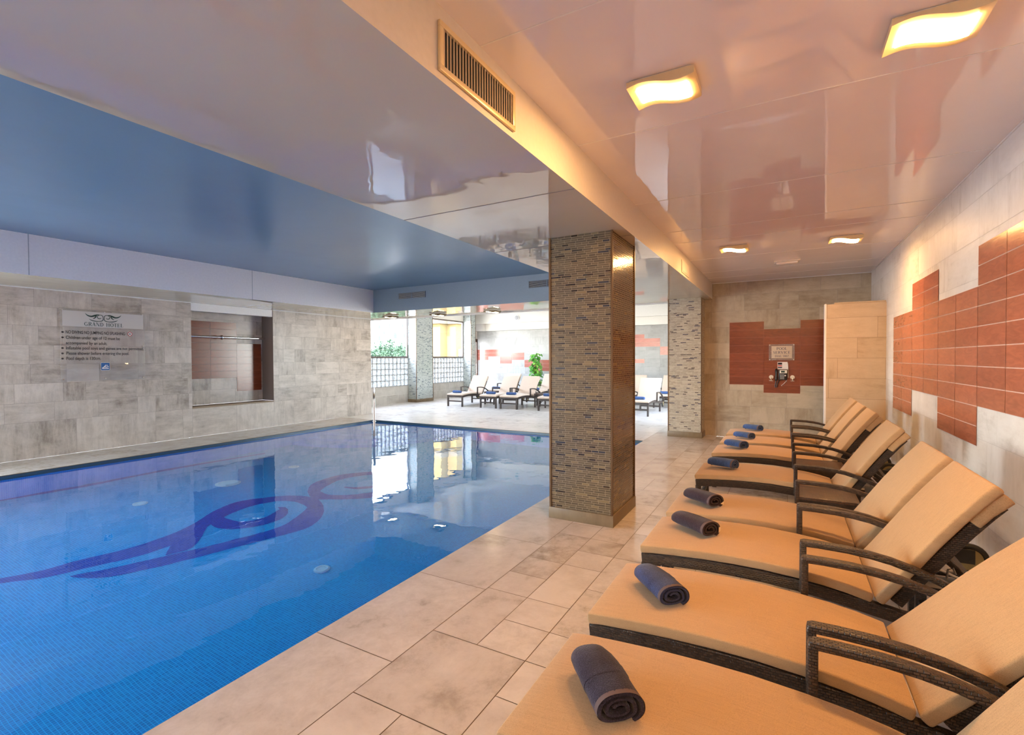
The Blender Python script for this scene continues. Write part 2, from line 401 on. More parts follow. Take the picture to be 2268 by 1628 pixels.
def wicker(name, a, b, w=.022, h=.0085, rough=.38):
    t = NT(name); p = t.bsdf(Roughness=rough); p.inputs['Specular IOR Level'].default_value = .55
    tc = t.n('ShaderNodeTexCoord')
    br = t.n('ShaderNodeTexBrick', offset=.5, squash=1.0)
    for k, v in (('Color1', (0, 0, 0, 1)), ('Color2', (1, 1, 1, 1)), ('Mortar', (.5, .5, .5, 1)), ('Scale', 1.0), ('Mortar Size', h * .17), ('Mortar Smooth', 1.0), ('Bias', 0.0), ('Brick Width', w), ('Row Height', h)):
        br.inputs[k].default_value = v
    t.l(tc, 'UV', br, 'Vector')
    r = t.ramp([(0, a), (1, b)]); t.l(br, 'Color', r, 0)
    mx = t.mix((br, 'Fac'), (r, 0), tuple(c * .4 for c in a)); t.l(mx, 2, p, 'Base Color')
    inv = t.math('SUBTRACT', 1.0, (br, 'Fac')); bp = t.n('ShaderNodeBump', i_Strength=1.0, i_Distance=.004); t.l(inv, 0, bp, 'Height'); t.l(bp, 0, p, 'Normal')
    return t.m
m_wicker = wicker('dark_wicker', (.028, .018, .014), (.07, .043, .028), .016, .0095)
m_wicker_t = wicker('brown_wicker', (.065, .034, .022), (.13, .07, .042), .034, .014)
m_rubber = plain('wheel_rubber', (.02, .018, .016), .6)
m_hub = plain('wheel_hub_brass', (.30, .23, .10), .35, .3)
m_gold = plain('lamp_gold_frame', (.75, .60, .36), .3, .3)
m_leaf = plain('leaf_green', (.10, .34, .05), .45)
m_leaf2 = plain('leaf_light', (.25, .50, .08), .45)
m_tree = plain('tree_leaves', (.03, .052, .033), .8, 0., 0.)
m_stem = plain('stem', (.12, .08, .04), .8)
m_terra = plain('terracotta', (.42, .17, .09), .7)
m_yellow = plain('ochre_render', (.12, .085, .036), .8, 0., 0.)
m_cornice = plain('pale_cornice', (.085, .07, .05), .8, 0., 0.)
m_facade = plain('pale_stone_facade', (.46, .45, .44), .9, 0., 0.)
m_dark = plain('dark_void', (.02, .02, .022), .7)
m_darkgreen = plain('dark_green_ink', (.006, .035, .025), .5)
m_ink = plain('dark_ink', (.02, .015, .02), .5)
m_navyink = plain('navy_ink', (.02, .02, .09), .5)
m_signblue = plain('sign_blue', (.01, .10, .30), .4)
m_signred = plain('sign_red', (.5, .03, .04), .4)
m_paper = plain('paper', (.78, .74, .72), .6)
m_brownframe = plain('brown_frame', (.07, .045, .035), .4)
m_tanplate = plain('tan_plate', (.60, .47, .36), .5)
m_lamp = emit('warm_lamp_glass', (1.0, .53, .18), 290)
m_lamp_far = emit('warm_lamp_glass_soft', (1.0, .72, .40), 60)

# ------------------------------------------------------------------ room dimensions (metres)
XL, XPL, XPR, XB, XR, XBL, XFL = -10.098, -8.951, -2.251, -1.223, 1.258, -2.701, -8.66
YPF, YW, YFF, YL, YN, YPN = 8.93, 10.09, 8.67, 10.0, -4.0, -3.0
HS, HR, HB, HF = 2.63, 2.93, 3.167, 3.4
XW, YE, XE = -11.6, 17.7, -1.34          # window wall, end wall and side wall of the far area
YSO = 10.15

# floor ------------------------------------------------------------
mb = MB()
def slab(x0, y0, x1, y1): mb.box(x0, y0, -.25, x1, y1, -.004, mi=1)
slab(XPR, YN, XR, YW); slab(XL, YN, XPL, YPF); slab(XPL, YN, XPR, YPN); slab(XL, YPF, XPR, YL); slab(XW, YL, XPR, YE); slab(XPR, YW, XE, YE)
# modular stone pattern right of the pool
def rtile(x0, y0, x1, y1, rn, g=.0022):
    mb.quad((x0 + g, y0 + g, 0), (x1 - g, y0 + g, 0), (x1 - g, y1 - g, 0), (x0 + g, y1 - g, 0), (rn.random(), rn.random(), rn.choice((.2, .8))), 2 if y0 >= YPF - .01 and x1 <= XPR + .01 or y0 >= YW else 0)
rn = random.Random(3)
y = 1.80 - .868 * 7
while y < YW:
    a, b = max(y, YN), min(y + .868, YW)
    if b > a: rtile(XPR + .004, a, -1.695, b, rn)
    y += .868
xs = -1.695; c = .2875
strip = 0
while xs < XR:
    x1 = min(xs + 2 * c, XR); xm = min(xs + c, XR)
    y = 1.55 - 2 * c * 10 - (0 if strip == 0 else rn.choice((c, 0)))
    k = 0
    while y < YW:
        a = max(y, YN); pat = (2, 1, 0, 1, 2, 0, 1, 1)[(k + strip * 3 + 6) % 8] if strip else ([0, 1, 2, 1, 2, 1, 0, 2][(k - 10) % 8])
        L = (2 * c, 2 * c, 2 * c)[pat]; b = min(y + L, YW)
        if b > a:
            if pat == 0: rtile(xs, a, x1, b, rn)
            elif pat == 1:
                rtile(xs, a, xm, b, rn)
                if x1 > xm: rtile(xm, a, x1, min(a + c, b), rn); (b > a + c) and rtile(xm, a + c, x1, b, rn)
            else:
                rtile(xs, a, x1 if x1 <= xm else xm, min(a + c, b), rn); (b > a + c) and rtile(xs, a + c, xm, b, rn)
                if x1 > xm: rtile(xm, a, x1, b, rn)
        y += L; k += 1
    xs = x1; strip += 1
for (x0, y0, x1, y1) in ((XL, YN, XPL, YPF), (XPL, YN, XPR, YPN), (XL, YPF, XPR, YL), (XW, YL, XPR, YE), (XPR, YW, XE, YE)):
    yy = y0; j = 0
    while yy < y1 - .01:
        xx = x0 - (.43 if j % 2 else 0); hh = min(yy + .575, y1)
        while xx < x1 - .01:
            a, b = max(xx, x0), min(xx + .86, x1)
            if b - a > .02: rtile(a, yy, b, hh, rn)
            xx += .86
        yy = hh; j += 1
m_floor_f = stone('stone_floor_daylit', (.84, .81, .77), (.76, .73, .69), (.50, .46, .42), rough=.2, contrast=.8, spec=.5)  # same floor tile, lightened to carry the daylight of the far area
floor = struct('floor', mb, [m_floor, m_grout_f, m_floor_f], smooth=False)

# pool --------------------------------------------------------------
mb = MB()
mb.quad((XPL, YPN, PZ), (XPR, YPN, PZ), (XPR, YPF, PZ), (XPL, YPF, PZ), mi=0)
BL, BR, BN, BF = XPL + .006, XPR - .006, YPN + .006, YPF - .006
for a, b in (((BL, BN), (BL, BF)), ((BL, BF), (BR, BF)), ((BR, BF), (BR, BN)), ((BR, BN), (BL, BN))):
    mb.quad((*a, PZ), (*b, PZ), (*b, -.12), (*a, -.12), mi=1)
    mb.quad((*a, -.12), (*b, -.12), (*b, -.008), (*a, -.008), mi=2)
basin = struct('pool_basin', mb, [m_pool, m_poolwall, m_band], smooth=False, fixn=False)
tag(basin, 'blue mosaic swimming pool basin under the water', 'pool')
# corner steps
for k, (r, z) in enumerate(((2.3, -1.05), (1.9, -.80), (1.5, -.55), (1.1, -.30))):
    mb = MB(); n = 18; e = .004
    pts = [(XPL + e, YPF - e)] + [(XPL + e + r * math.sin(PI / 2 * i / n), YPF - e - r * math.cos(PI / 2 * i / n)) for i in range(n + 1)]
    lo = [(x, y_, PZ) for x, y_ in pts]; hi = [(x, y_, z) for x, y_ in pts]
    m_ = len(pts); mb.add(lo + hi, [tuple(range(m_, 2 * m_))] + [(i, (i + 1) % m_, m_ + (i + 1) % m_, m_ + i) for i in range(m_)])
    mb.build('pool_step', m_poolwall, basin, smooth=False)
# dark blue swirl inlay, drawn as bands on the bottom
def band(pts, mb, z):
    """pts: (u, v, half width in image pixels)"""
    C = []
    for i in range(len(pts) - 1):
        p0, p1, p2, p3 = pts[max(i - 1, 0)], pts[i], pts[i + 1], pts[min(i + 2, len(pts) - 1)]
        for k in range(5):
            t = k / 5
            C.append(tuple(.5 * (2 * p1[j] + (p2[j] - p0[j]) * t + (2 * p0[j] - 5 * p1[j] + 4 * p2[j] - p3[j]) * t * t + (3 * p1[j] - p0[j] - 3 * p2[j] + p3[j]) * t ** 3) for j in range(3)))
    C.append(pts[-1]); L = []
    for i, (u, v, w) in enumerate(C):
        a, b = C[max(i - 1, 0)], C[min(i + 1, len(C) - 1)]
        du, dv = b[0] - a[0], (b[1] - a[1]); q = math.hypot(du, dv) or 1
        nx, ny = -dv / q, du / q
        L.append((un_pool(u + nx * w, v + ny * w, z), un_pool(u - nx * w, v - ny * w, z)))
    for i in range(len(L) - 1): mb.quad(L[i][0], L[i + 1][0], L[i + 1][1], L[i][1])
def px(*p): return [(180 + a / 3.436, 1000 + b / 3.436, c_ / 3.436 / 2) for a, b, c_ in p]
z1 = PZ + .004
mb = MB()
band(px((-620, 985, 40), (-300, 935, 60), (0, 860, 72), (400, 765, 78), (700, 665, 80), (870, 585, 78), (1000, 500, 74), (1150, 430, 70), (1300, 388, 50), (1500, 358, 38), (1650, 362, 50), (1760, 400, 100), (1780, 450, 130), (1700, 525, 120), (1560, 590, 75), (1400, 640, 60), (1200, 692, 58), (1000, 742, 60), (800, 792, 62), (500, 862, 68), (200, 925, 62), (0, 945, 30), (-80, 950, 4)), mb, z1)
mb.build('swirl_inlay', m_inlay, basin, smooth=False)
mb = MB(); band(px((1000, 490, 60), (1030, 520, 110), (1100, 550, 80), (1250, 558, 50), (1400, 528, 55), (1510, 480, 70), (1550, 450, 50), (1500, 428, 8)), mb, z1 + .003); mb.build('swirl_inlay', m_inlay, basin, smooth=False)
mb = MB(); band(px((640, 790, 4), (720, 730, 90), (800, 670, 150), (880, 610, 110), (950, 545, 40), (990, 520, 20)), mb, z1 + .002); mb.build('swirl_inlay', m_inlay, basin, smooth=False)
mb = MB(); band(px((2330, 160, 20), (2190, 166, 24), (2000, 190, 34), (1850, 240, 60), (1770, 295, 90), (1800, 330, 70), (1900, 347, 34), (2050, 345, 34), (2170, 335, 40), (2300, 318, 40)), mb, z1); mb.build('swirl_inlay', m_inlay, basin, smooth=False)
mb = MB(); band(px((2000, 272, 6), (2080, 280, 14), (2170, 275, 16), (2280, 262, 20)), mb, z1); mb.build('swirl_inlay', m_inlay, basin, smooth=False)
mb = MB(); band(px((-620, 370, 16), (0, 266, 14), (360, 196, 12), (700, 131, 11), (1050, 72, 9), (1400, 14, 7)), mb, z1); mb.build('line_inlay', m_inlay, basin, smooth=False)
def drain(u, v, r):
    c0 = un_pool(u, v, PZ + .006); mb = MB()
    mb.cyl((c0.x, c0.y, PZ + .001), (c0.x, c0.y, PZ + .02), r, 28)
    mb.tube([(c0.x + r * .75 * math.cos(a * PI / 12), c0.y + r * .75 * math.sin(a * PI / 12), PZ + .022) for a in range(24)], .012, 6, closed=True)
    o = mb.build('pool_drain', m_drain, basin)
for u, v, r in ((505, 1071, .17), (310, 1115.7, .085), (713, 1261, .075), (651, 1034, .085), (355, 1012, .06)): drain(u, v, r)
mb = MB(); n = 12
mb.quad((XPL, YPN, WZ), (XPR, YPN, WZ), (XPR, YPF, WZ), (XPL, YPF, WZ))
wt = struct('pool_water', mb, m_water, smooth=False, fixn=False)
tag(wt, 'calm clear pool water mirroring the windows', 'water')
# slim stone lip round the pool
# left wall with niche -------------------------------------------------
NY0, NY1, NZ = 5.27, 7.01, .585
mb = MB()
WY0, WY1 = -3.2, 1.5
tiled(mb, (XL, 0, 0), (0, 1, 0), (0, 0, 1), [(WY1, 0, NY0, HS), (NY1, 0, YL, HS), (WY0, 0, WY1, .45), (YN, 0, WY0, HS)], .297, (.29, .43, .57, .57, .72), 11, first=.562)
tiled(mb, (XL, 0, 0), (0, 1, 0), (0, 0, 1), [(NY0, 0, NY1, NZ)], .297, (.57, .9), 5, first=.562)
mb.quad((XL, WY0, 2.5), (XL, WY1, 2.5), (XL, WY1, HS), (XL, WY0, HS), (.5, .5, .5), 1)
# reveals of the niche
DX = XL - .40
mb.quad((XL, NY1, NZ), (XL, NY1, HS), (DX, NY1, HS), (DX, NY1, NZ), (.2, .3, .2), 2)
mb.quad((XL, NY0, NZ), (DX, NY0, NZ), (DX, NY0, HS), (XL, NY0, HS), (.4, .6, .2), 0)
tiled(mb, (DX, 0, 0), (0, 1, 0), (0, 0, 1), [(NY0, NZ, NY1, HS)], .297, (.537,), 2)
mb.box(XW - .2, YL - .15, 0, XL - .001, YL, HF, mi=1)
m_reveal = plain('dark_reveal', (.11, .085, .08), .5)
wl = struct('wall_left', mb, [m_wall_l, m_grout_l, m_reveal], smooth=False, fixn=False)
mb = MB(); mb.box(DX, NY0, NZ - .03, XL + .012, NY1, NZ, .006); mb.build('niche_sill', plain('sill_brown', (.30, .22, .14), .5), wl)
mb = MB(); mb.box(XL - .13, NY0 + .001, 2.475, XL - .012, NY1 - .001, HS - .001); mb.build('niche_header', plain('header_white', (.88, .87, .85), .4), wl)
def redpanel(parent, o, U, V, blocks, bw, bh, mat, grout, seed, name='tile_panel', merge=True, gap=.006):
    rn2 = random.Random(seed); o, U, V = Vector(o), Vector(U), Vector(V); N = U.cross(V); m2 = MB()
    for (u0, v0, nu, nv) in blocks:
        m2.quad(*[o + U * a + V * b + N * .001 for a, b in ((u0, v0), (u0 + nu * bw, v0), (u0 + nu * bw, v0 + nv * bh), (u0, v0 + nv * bh))], (.5, .5, .5), 1)
        for i in range(nu):
            for j in range(nv):
                a, b = u0 + i * bw + gap / 2, v0 + j * bh + gap / 2
                m2.quad(*[o + U * x + V * z_ + N * .004 for x, z_ in ((a, b), (a + bw - gap, b), (a + bw - gap, b + bh - gap), (a, b + bh - gap))], (rn2.random(), 0, 0), 0)
    return m2.build(name, [mat, grout], parent, smooth=False, fixn=False)
redpanel(wl, (DX + .005, 0, 0), (0, 1, 0), (0, 0, 1), [(NY0 + .02, 1.12, 2, 5), (NY0 + .02, 1.865, 2, 3)], .56, .149, m_red_dark, m_grout_l, 4, gap=.004)
redpanel(wl, (DX + .006, 0, 0), (0, 1, 0), (0, 0, 1), [(NY0 + 1.14, .823, 1, 7)], .57, .149, m_red_dark, m_grout_red, 5, gap=.003)
# chrome rail in the niche
t = thing('grab_rail', 'horizontal chrome rail on red tiles inside the left wall niche', 'rail')
mb = MB(); mb.cyl((XL - .28, NY0 + .005, 1.985), (XL - .28, NY1 - .012, 1.985), .022, 16); mb.build('bar', m_chrome, t)
mb = MB(); mb.cyl((DX + .005, 6.02, 1.985), (XL - .27, 6.02, 1.985), .018, 12); mb.tube([(XL - .28, 6.02 - .008 + .0, 1.985)] * 1 + [(XL - .28, 6.03, 1.985)], .05, 20); mb.build('bracket', m_chrome, t)

# near-left window, out of frame, added to let in daylight ------------------------------
def window(name, x, y0, y1, z0, z1, nm, fw=.05):
    w = bpy.data.objects.new(name, None); COL.objects.link(w); w['kind'] = 'structure'
    mb = MB()
    mb.box(x - .04, y0, z0, x + .03, y1, z0 + fw, .004); mb.box(x - .04, y0, z1 - fw, x + .03, y1, z1, .004)
    for k in range(nm + 1):
        yy = y0 + (y1 - y0 - fw) * k / nm; mb.box(x - .04, yy, z0 + fw, x + .03, yy + fw, z1 - fw, .004)
    mb.build('window_frame', m_brownframe, w)
    mb = MB(); mb.quad((x, y0 + fw, z0 + fw), (x, y1 - fw, z0 + fw), (x, y1 - fw, z1 - fw), (x, y0 + fw, z1 - fw)); mb.build('window_pane', m_glass, w, smooth=False, fixn=False)
    return w
window('window_3', XL - .06, WY0, WY1, .45, 2.5, 3)

# right wall -----------------------------------------------------------
mb = MB()
tiled(mb, (XR, 0, 0), (0, -1, 0), (0, 0, 1), [(-YW, 0, -YN, HR)], .298, (.537, .537, .8), 21)
wr = struct('wall_right', mb, [m_wall_r, m_grout_w], smooth=False, fixn=False)
B, Hh, zz = .5385, .1491, 1.578
def rp(ytop, ncol, up, dn): return (-ytop, zz - dn * Hh, ncol, up + dn)
redpanel(wr, (XR - .004, 0, 0), (0, -1, 0), (0, 0, 1), [rp(8.10, 2, 3, 5), rp(8.10 - 2 * B, 2, 5, 3), rp(8.10 - 4 * B, 2, 3, 5), rp(8.10 - 6 * B, 3, 5, 3), rp(8.10 - 9 * B, 2, 3, 5), rp(8.10 - 11 * B, 2, 5, 3)], B, Hh, m_red, m_grout_pink, 9, gap=.007)

# end wall on the right, behind the loungers ----------------------------
mb = MB()
tiled(mb, (0, YW, 0), (1, 0, 0), (0, 0, 1), [(XE - .09, 0, XR, HR)], .298, (.3, .575, .575), 31)
mb.box(XE - .09, YW + .003, 0, XR + .1, YW + .15, HF, mi=1)
we = struct('wall_end', mb, [m_wall_f, m_grout_l], smooth=False, fixn=False)
redpanel(we, (0, YW - .004, 0), (1, 0, 0), (0, 0, 1), [(-.918, 1.003, 1, 8), (-.341, .86, 1, 8), (.238, 1.003, 2, 8)], .5785, .1455, m_red_dark, m_grout_red, 14, gap=.004)
# low screen wall
mb = MB(); ysc = 8.66; xs0 = .514
tiled(mb, (0, ysc, 0), (1, 0, 0), (0, 0, 1), [(xs0 + .02, 0, XR, 2.29)], .298, (.57, .8, 1.0), 51)
mb.box(xs0 + .02, ysc + .003, 0, XR - .002, ysc + .14, 2.29, mi=1)
mb.box(xs0, ysc - .006, 0, xs0 + .022, ysc + .15, 2.298, mi=2)
mb.box(xs0 + .12, ysc + .02, 2.29, XR - .002, ysc + .14, 2.315, .008, mi=0)
ws = struct('wall_screen', mb, [stone('stone_screen', (.58, .45, .32), (.51, .385, .26), (.37, .27, .17), rough=.4), m_grout_f, m_white], smooth=False, fixn=False)

# far area ------------------------------------------------------------------
mb = MB()
tiled(mb, (0, YE, 0), (1, 0, 0), (0, 0, 1), [(XW, 0, XE, HF)], .298, (.537,), 41)
wf = struct('wall_far', mb, [stone('stone_far', (.47, .46, .44), (.40, .39, .37), (.28, .265, .24), rough=.6), m_grout_l], smooth=False, fixn=False)
m_redpink = red_tiles('pale_red_tiles', (.42, .135, .10))
Z0 = 1.46
c0 = -11.6
redpanel(wf, (0, YE - .004, 0), (1, 0, 0), (0, 0, 1), [(c0, Z0 - .0, 1, 3), (c0 + .56, Z0 + .149, 1, 2), (c0 + 1.14, Z0 - .149, 1, 3), (c0 + 1.72, Z0, 1, 2), (c0 + 2.3, Z0 - .298, 1, 2), (c0 + 2.88, Z0 - .447, 2, 3), (c0 + 4.04, Z0, 1, 2), (c0 + 4.62, Z0 - .149, 2, 3),
    (-5.55, 1.92, 2, 3), (-4.43, 1.92, 1, 2), (-3.87, 1.62, 1, 2), (-5.55, 1.33, 2, 1), (-3.31, 1.92, 2, 2)], .565, .149, m_redpink, m_grout_pink, 19)
mb = MB(); FY0, FY1 = 11.8, 14.6
mb.box(XE, YW + .15, 0, XE + .15, FY0, HF); mb.box(XE, FY1, 0, XE + .15, YE, HF); mb.box(XE, FY0, 0, XE + .15, FY1, .35); mb.box(XE, FY0, 2.9, XE + .15, FY1, HF); struct('wall_far_side', mb, m_cream, smooth=False)
mb = MB(); mb.box(XW + .12, YE - .42, 2.98, XE, YE - .22, HF - .001, .004); struct('trim_1', mb, m_cream)
mb = MB(); mb.box(XW + .55, YE - .22, 2.69, XE, YE - .02, 2.985, .004); struct('trim_2', mb, m_cream)
mb = MB(); mb.box(XW, YE - .42, 2.69, XW + .54, YE - .02, 2.98, .004); struct('trim_3', mb, m_fascia_w)
# window wall with glass blocks
SILL, BLK = 1.58, .595
mb = MB()
tiled(mb, (XW, 0, 0), (0, 1, 0), (0, 0, 1), [(YL, 0, 17.0, BLK)], .298, (.575, .86), 61)
mb.quad((XW, YL, 3.05), (XW, YE, 3.05), (XW, YE, HF), (XW, YL, HF), None, 1)
mb.box(XW - .2, YL, 0, XW - .004, 17.0, BLK, mi=1)
ww = struct('wall_window', mb, [stone('stone_dado', (.50, .46, .40), (.42, .38, .33), (.33, .29, .24), rough=.4), m_cream], smooth=False, fixn=False)
wins = [(YL + .02, 13.22), (14.17, 16.62)]
for k, (a, b) in enumerate(wins): window('window_%d' % (k + 1), XW, a, b, SILL - .02, 3.05, 1, .045)
for (a, b) in wins:
    n = max(1, round((b - a) / .186)); w_ = (b - a) / n; hgt = (SILL - .025 - BLK) / 5; mb = MB()
    for i in range(n):
        for j in range(5):
            mb.box(XW - .05, a + i * w_ + .006, BLK + j * hgt + .006, XW + .025, a + (i + 1) * w_ - .006, BLK + (j + 1) * hgt - .006, .018, 2)
    o = mb.build('glass_block_panel', m_gblock); tag(o, 'panel of clear glass blocks under the %s' % ('window nearest the pool rail' if a < 12 else 'window showing the yellow building'), 'glass block panel', kind='structure')
    mb = MB()
    for i in range(n + 1): mb.box(XW - .02, a + i * w_ - .011, BLK, XW + .028, a + i * w_ + .011, SILL - .025)
    for j in range(6): mb.box(XW - .02, a, BLK + j * hgt - .011, XW + .028, b, BLK + j * hgt + .011)
    mb.build('mortar_grid', plain('block_mortar', (.27, .26, .24), .7), o, smooth=False)
# glazed door in the far corner
d = bpy.data.objects.new('door_1', None); COL.objects.link(d); d['kind'] = 'structure'
mb = MB(); mb.box(XW - .03, 17.02, 0, XW + .04, 17.08, 2.3); mb.box(XW - .03, 17.55, 0, XW + .05, 17.66, 2.3); mb.box(XW - .03, 17.02, 2.24, XW + .05, 17.66, 2.36)
mb.build('door_frame', plain('door_brown', (.09, .04, .025), .4), d)
mb = MB(); mb.quad((XW, 17.08, 0), (XW, 17.55, 0), (XW, 17.55, 2.24), (XW, 17.08, 2.24)); mb.build('door_pane', m_glass, d, smooth=False)
mb = MB(); mb.cyl((XW + .08, 17.5, .9), (XW + .08, 17.5, 1.3), .012); mb.cyl((XW, 17.5, .95), (XW + .08, 17.5, .95), .008); mb.cyl((XW, 17.5, 1.25), (XW + .08, 17.5, 1.25), .008); mb.build('door_handle', m_chrome, d)
mb = MB(); mb.quad((XW, 17.0, 2.36), (XW, YE, 2.36), (XW, YE, 3.05), (XW, 17.0, 3.05)); mb.build('door_overpanel', m_fascia_w, d, smooth=False)

window('window_5', XE + .08, FY0, FY1, .35, 2.9, 4)  # unseen side window, added to brighten the far area
# columns ---------------------------------------------------------------------
def column(name, x0, y0, x1, y1, h, label, trims, mos=None):
    t = tag(bpy.data.objects.new(name, None), label, 'column', 'mosaic columns', 'structure'); COL.objects.link(t)
    e = .014
    mb = MB(); mb.box(x0 + e, y0 + e, .1, x1 - e, y1 - e if y1 < YW - .01 else y1, h - .001); mb.build('shaft', mos or m_mosaic, t, smooth=False)
    mb = MB(); mb.box(x0, y0, 0, x1, y1, .105, .003); mb.build('plinth', m_plinth, t)
    for (x, y_) in trims:
        mb = MB(); mb.box(x - .009, y_ - .009, .105, x + .009, y_ + .009, h - .001); mb.build('corner_trim', m_bronze, t, smooth=False)
e = .014
column('column', -1.943, 4.178, -1.318, 4.925, HS, 'large gold-brown mosaic column beside the pool edge', [(-1.943 + e, 4.178 + e), (-1.318 - e, 4.178 + e), (-1.318 - e, 4.925 - e), (-1.943 + e, 4.925 - e)])
column('column', -1.974, 9.665, -1.346, YW - .002, HS, 'pale mosaic column against the end wall by the phone', [(-1.974 + e, 9.665 + e), (-1.346 - e, 9.665 + e)], m_mosaic_p)
column('column', XW + .002, 13.225, -11.2, 14.165, HF - .002, 'slim mosaic column between the two far windows', [(-11.2 - e, 13.225 + e), (-11.2 - e, 14.165 - e)], m_mosaic_g)
column('column', XW + .002, 16.625, -11.2, 16.99, HF - .002, 'slim mosaic column between the far window and glazed door', [(-11.2 - e, 16.625 + e), (-11.2 - e, 16.99 - e)], m_mosaic_g)

# ceilings --------------------------------------------------------------------
mb = MB()
def flat(x0, y0, x1, y1, z): mb.quad((x0, y0, z), (x0, y1, z), (x1, y1, z), (x1, y0, z))
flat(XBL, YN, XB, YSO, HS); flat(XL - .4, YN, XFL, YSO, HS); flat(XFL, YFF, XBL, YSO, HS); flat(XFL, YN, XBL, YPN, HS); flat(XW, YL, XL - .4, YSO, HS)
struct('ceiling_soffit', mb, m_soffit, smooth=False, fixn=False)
mb = MB(); flat(XB, YN, XR, YW, HR); cr = struct('ceiling_right', mb, m_ceil, smooth=False, fixn=False)
mb = MB(); flat(XFL, YPN, XBL, YFF, HB); struct('ceiling_pool', mb, m_blue, smooth=False, fixn=False)
mb = MB(); flat(XW, YSO, XE, YE, HF); struct('ceiling_far', mb, gloss_ceiling('far_ceiling', (.75, .72, .66), .05, .03), smooth=False, fixn=False)
mb = MB()
for yy in (3.1, 4.55, 5.75, 6.35, 7.55, 8.75, 9.4, 1.9, .6): mb.box(XB + .002, yy, HR - .0025, XR - .002, yy + .007, HR - .0005)
mb.build('ceiling_seam', plain('seam_white', (.85, .82, .80), .6), cr, smooth=False)
mb = MB(); mb.box(XR - .012, YN, HR - .012, XR - .0005, YW, HR - .0005); mb.box(XB, YW - .012, HR - .012, XR - .012, YW - .0005, HR - .0005); struct('trim_4', mb, m_white, smooth=False)
mb = MB(); mb.box(XL + .0005, WY1, HS - .014, XL + .012, NY0, HS - .0005); mb.box(XL + .0005, NY1, HS - .014, XL + .012, YL, HS - .0005); struct('trim_5', mb, m_white, smooth=False)
mb = MB()
for yy in (3.05, 4.45): mb.box(XBL + .002, yy, HS - .0025, XB - .002, yy + .008, HS - .0005)
struct('trim_6', mb, m_grout_l, smooth=False)
# fascias
mb = MB(); mb.quad((XB, YN, HS), (XB, YW, HS), (XB, YW, HR), (XB, YN, HR)); mb.box(XB - .05, YN, HS + .002, XB - .002, YW, HR); struct('wall_fascia_right', mb, m_fascia_w, smooth=False)
mb = MB(); mb.quad((XFL, YPN, HS), (XFL, YFF, HS), (XFL, YFF, HB), (XFL, YPN, HB))
for yy in (2.52, 5.6): mb.box(XFL - .001, yy, HS, XFL + .0015, yy + .01, HB, mi=1)
struct('wall_fascia_left', mb, [m_fascia, m_grey], smooth=False)
mb = MB(); mb.quad((XFL, YFF, HS), (XBL, YFF, HS), (XBL, YFF, HB), (XFL, YFF, HB)); struct('wall_fascia_far', mb, m_fascia_b, smooth=False)
mb = MB(); mb.quad((XBL, YPN, HS), (XBL, YFF, HS), (XBL, YFF, HB), (XBL, YPN, HB)); mb.quad((XFL, YPN, HS), (XBL, YPN, HS), (XBL, YPN, HB), (XFL, YPN, HB)); struct('wall_fascia_pool', mb, m_fascia, smooth=False)
mb = MB(); mb.box(XW, YSO - .04, HS + .002, XE, YSO, HF, mi=0); mb.box(XW, YSO - .04, HS - .03, XE - .01, YSO + .02, HS + .004); struct('wall_fascia_bulkhead', mb, m_white, smooth=False)
# back wall behind the camera and outer shell
mb = MB(); BW0, BW1 = -9.7, -6.9
mb.box(XL - .2, YN - .2, 0, BW0, YN, HF); mb.box(BW1, YN - .2, 0, XR + .2, YN, HF); mb.box(BW0, YN - .2, 0, BW1, YN, .5); mb.box(BW0, YN - .2, 2.5, BW1, YN, HF); struct('wall_back', mb, m_cream, smooth=False)
mb = MB(); mb.box(BW0 - 1.5, YN - 4.0, 2.6, BW1 + 2.5, YN - .2, 2.8); struct('sun_block_slab', mb, m_white, smooth=False)  # unseen slab added to keep the sun out of the back window
w4 = window('window_4', 0, 0, BW1 - BW0, .5, 2.5, 2); w4.location = (BW0, YN - .1, 0); w4.rotation_euler = (0, 0, -PI / 2); w4.location = (BW0, YN - .1, 0); w4.rotation_euler = (0, 0, PI / 2); w4.location = (BW1, YN - .1, 0)  # unseen back window, added so daylight reaches the left wall
mb = MB(); mb.box(XW - .3, YN - .3, HF + .02, XR + .3, YE + .3, HF + .2); struct('roof_slab', mb, m_white, smooth=False)
mb = MB(); mb.box(XR + .02, YN, 0, XR + .2, YW + .2, HF + .02); struct('wall_outer_right', mb, m_white, smooth=False)

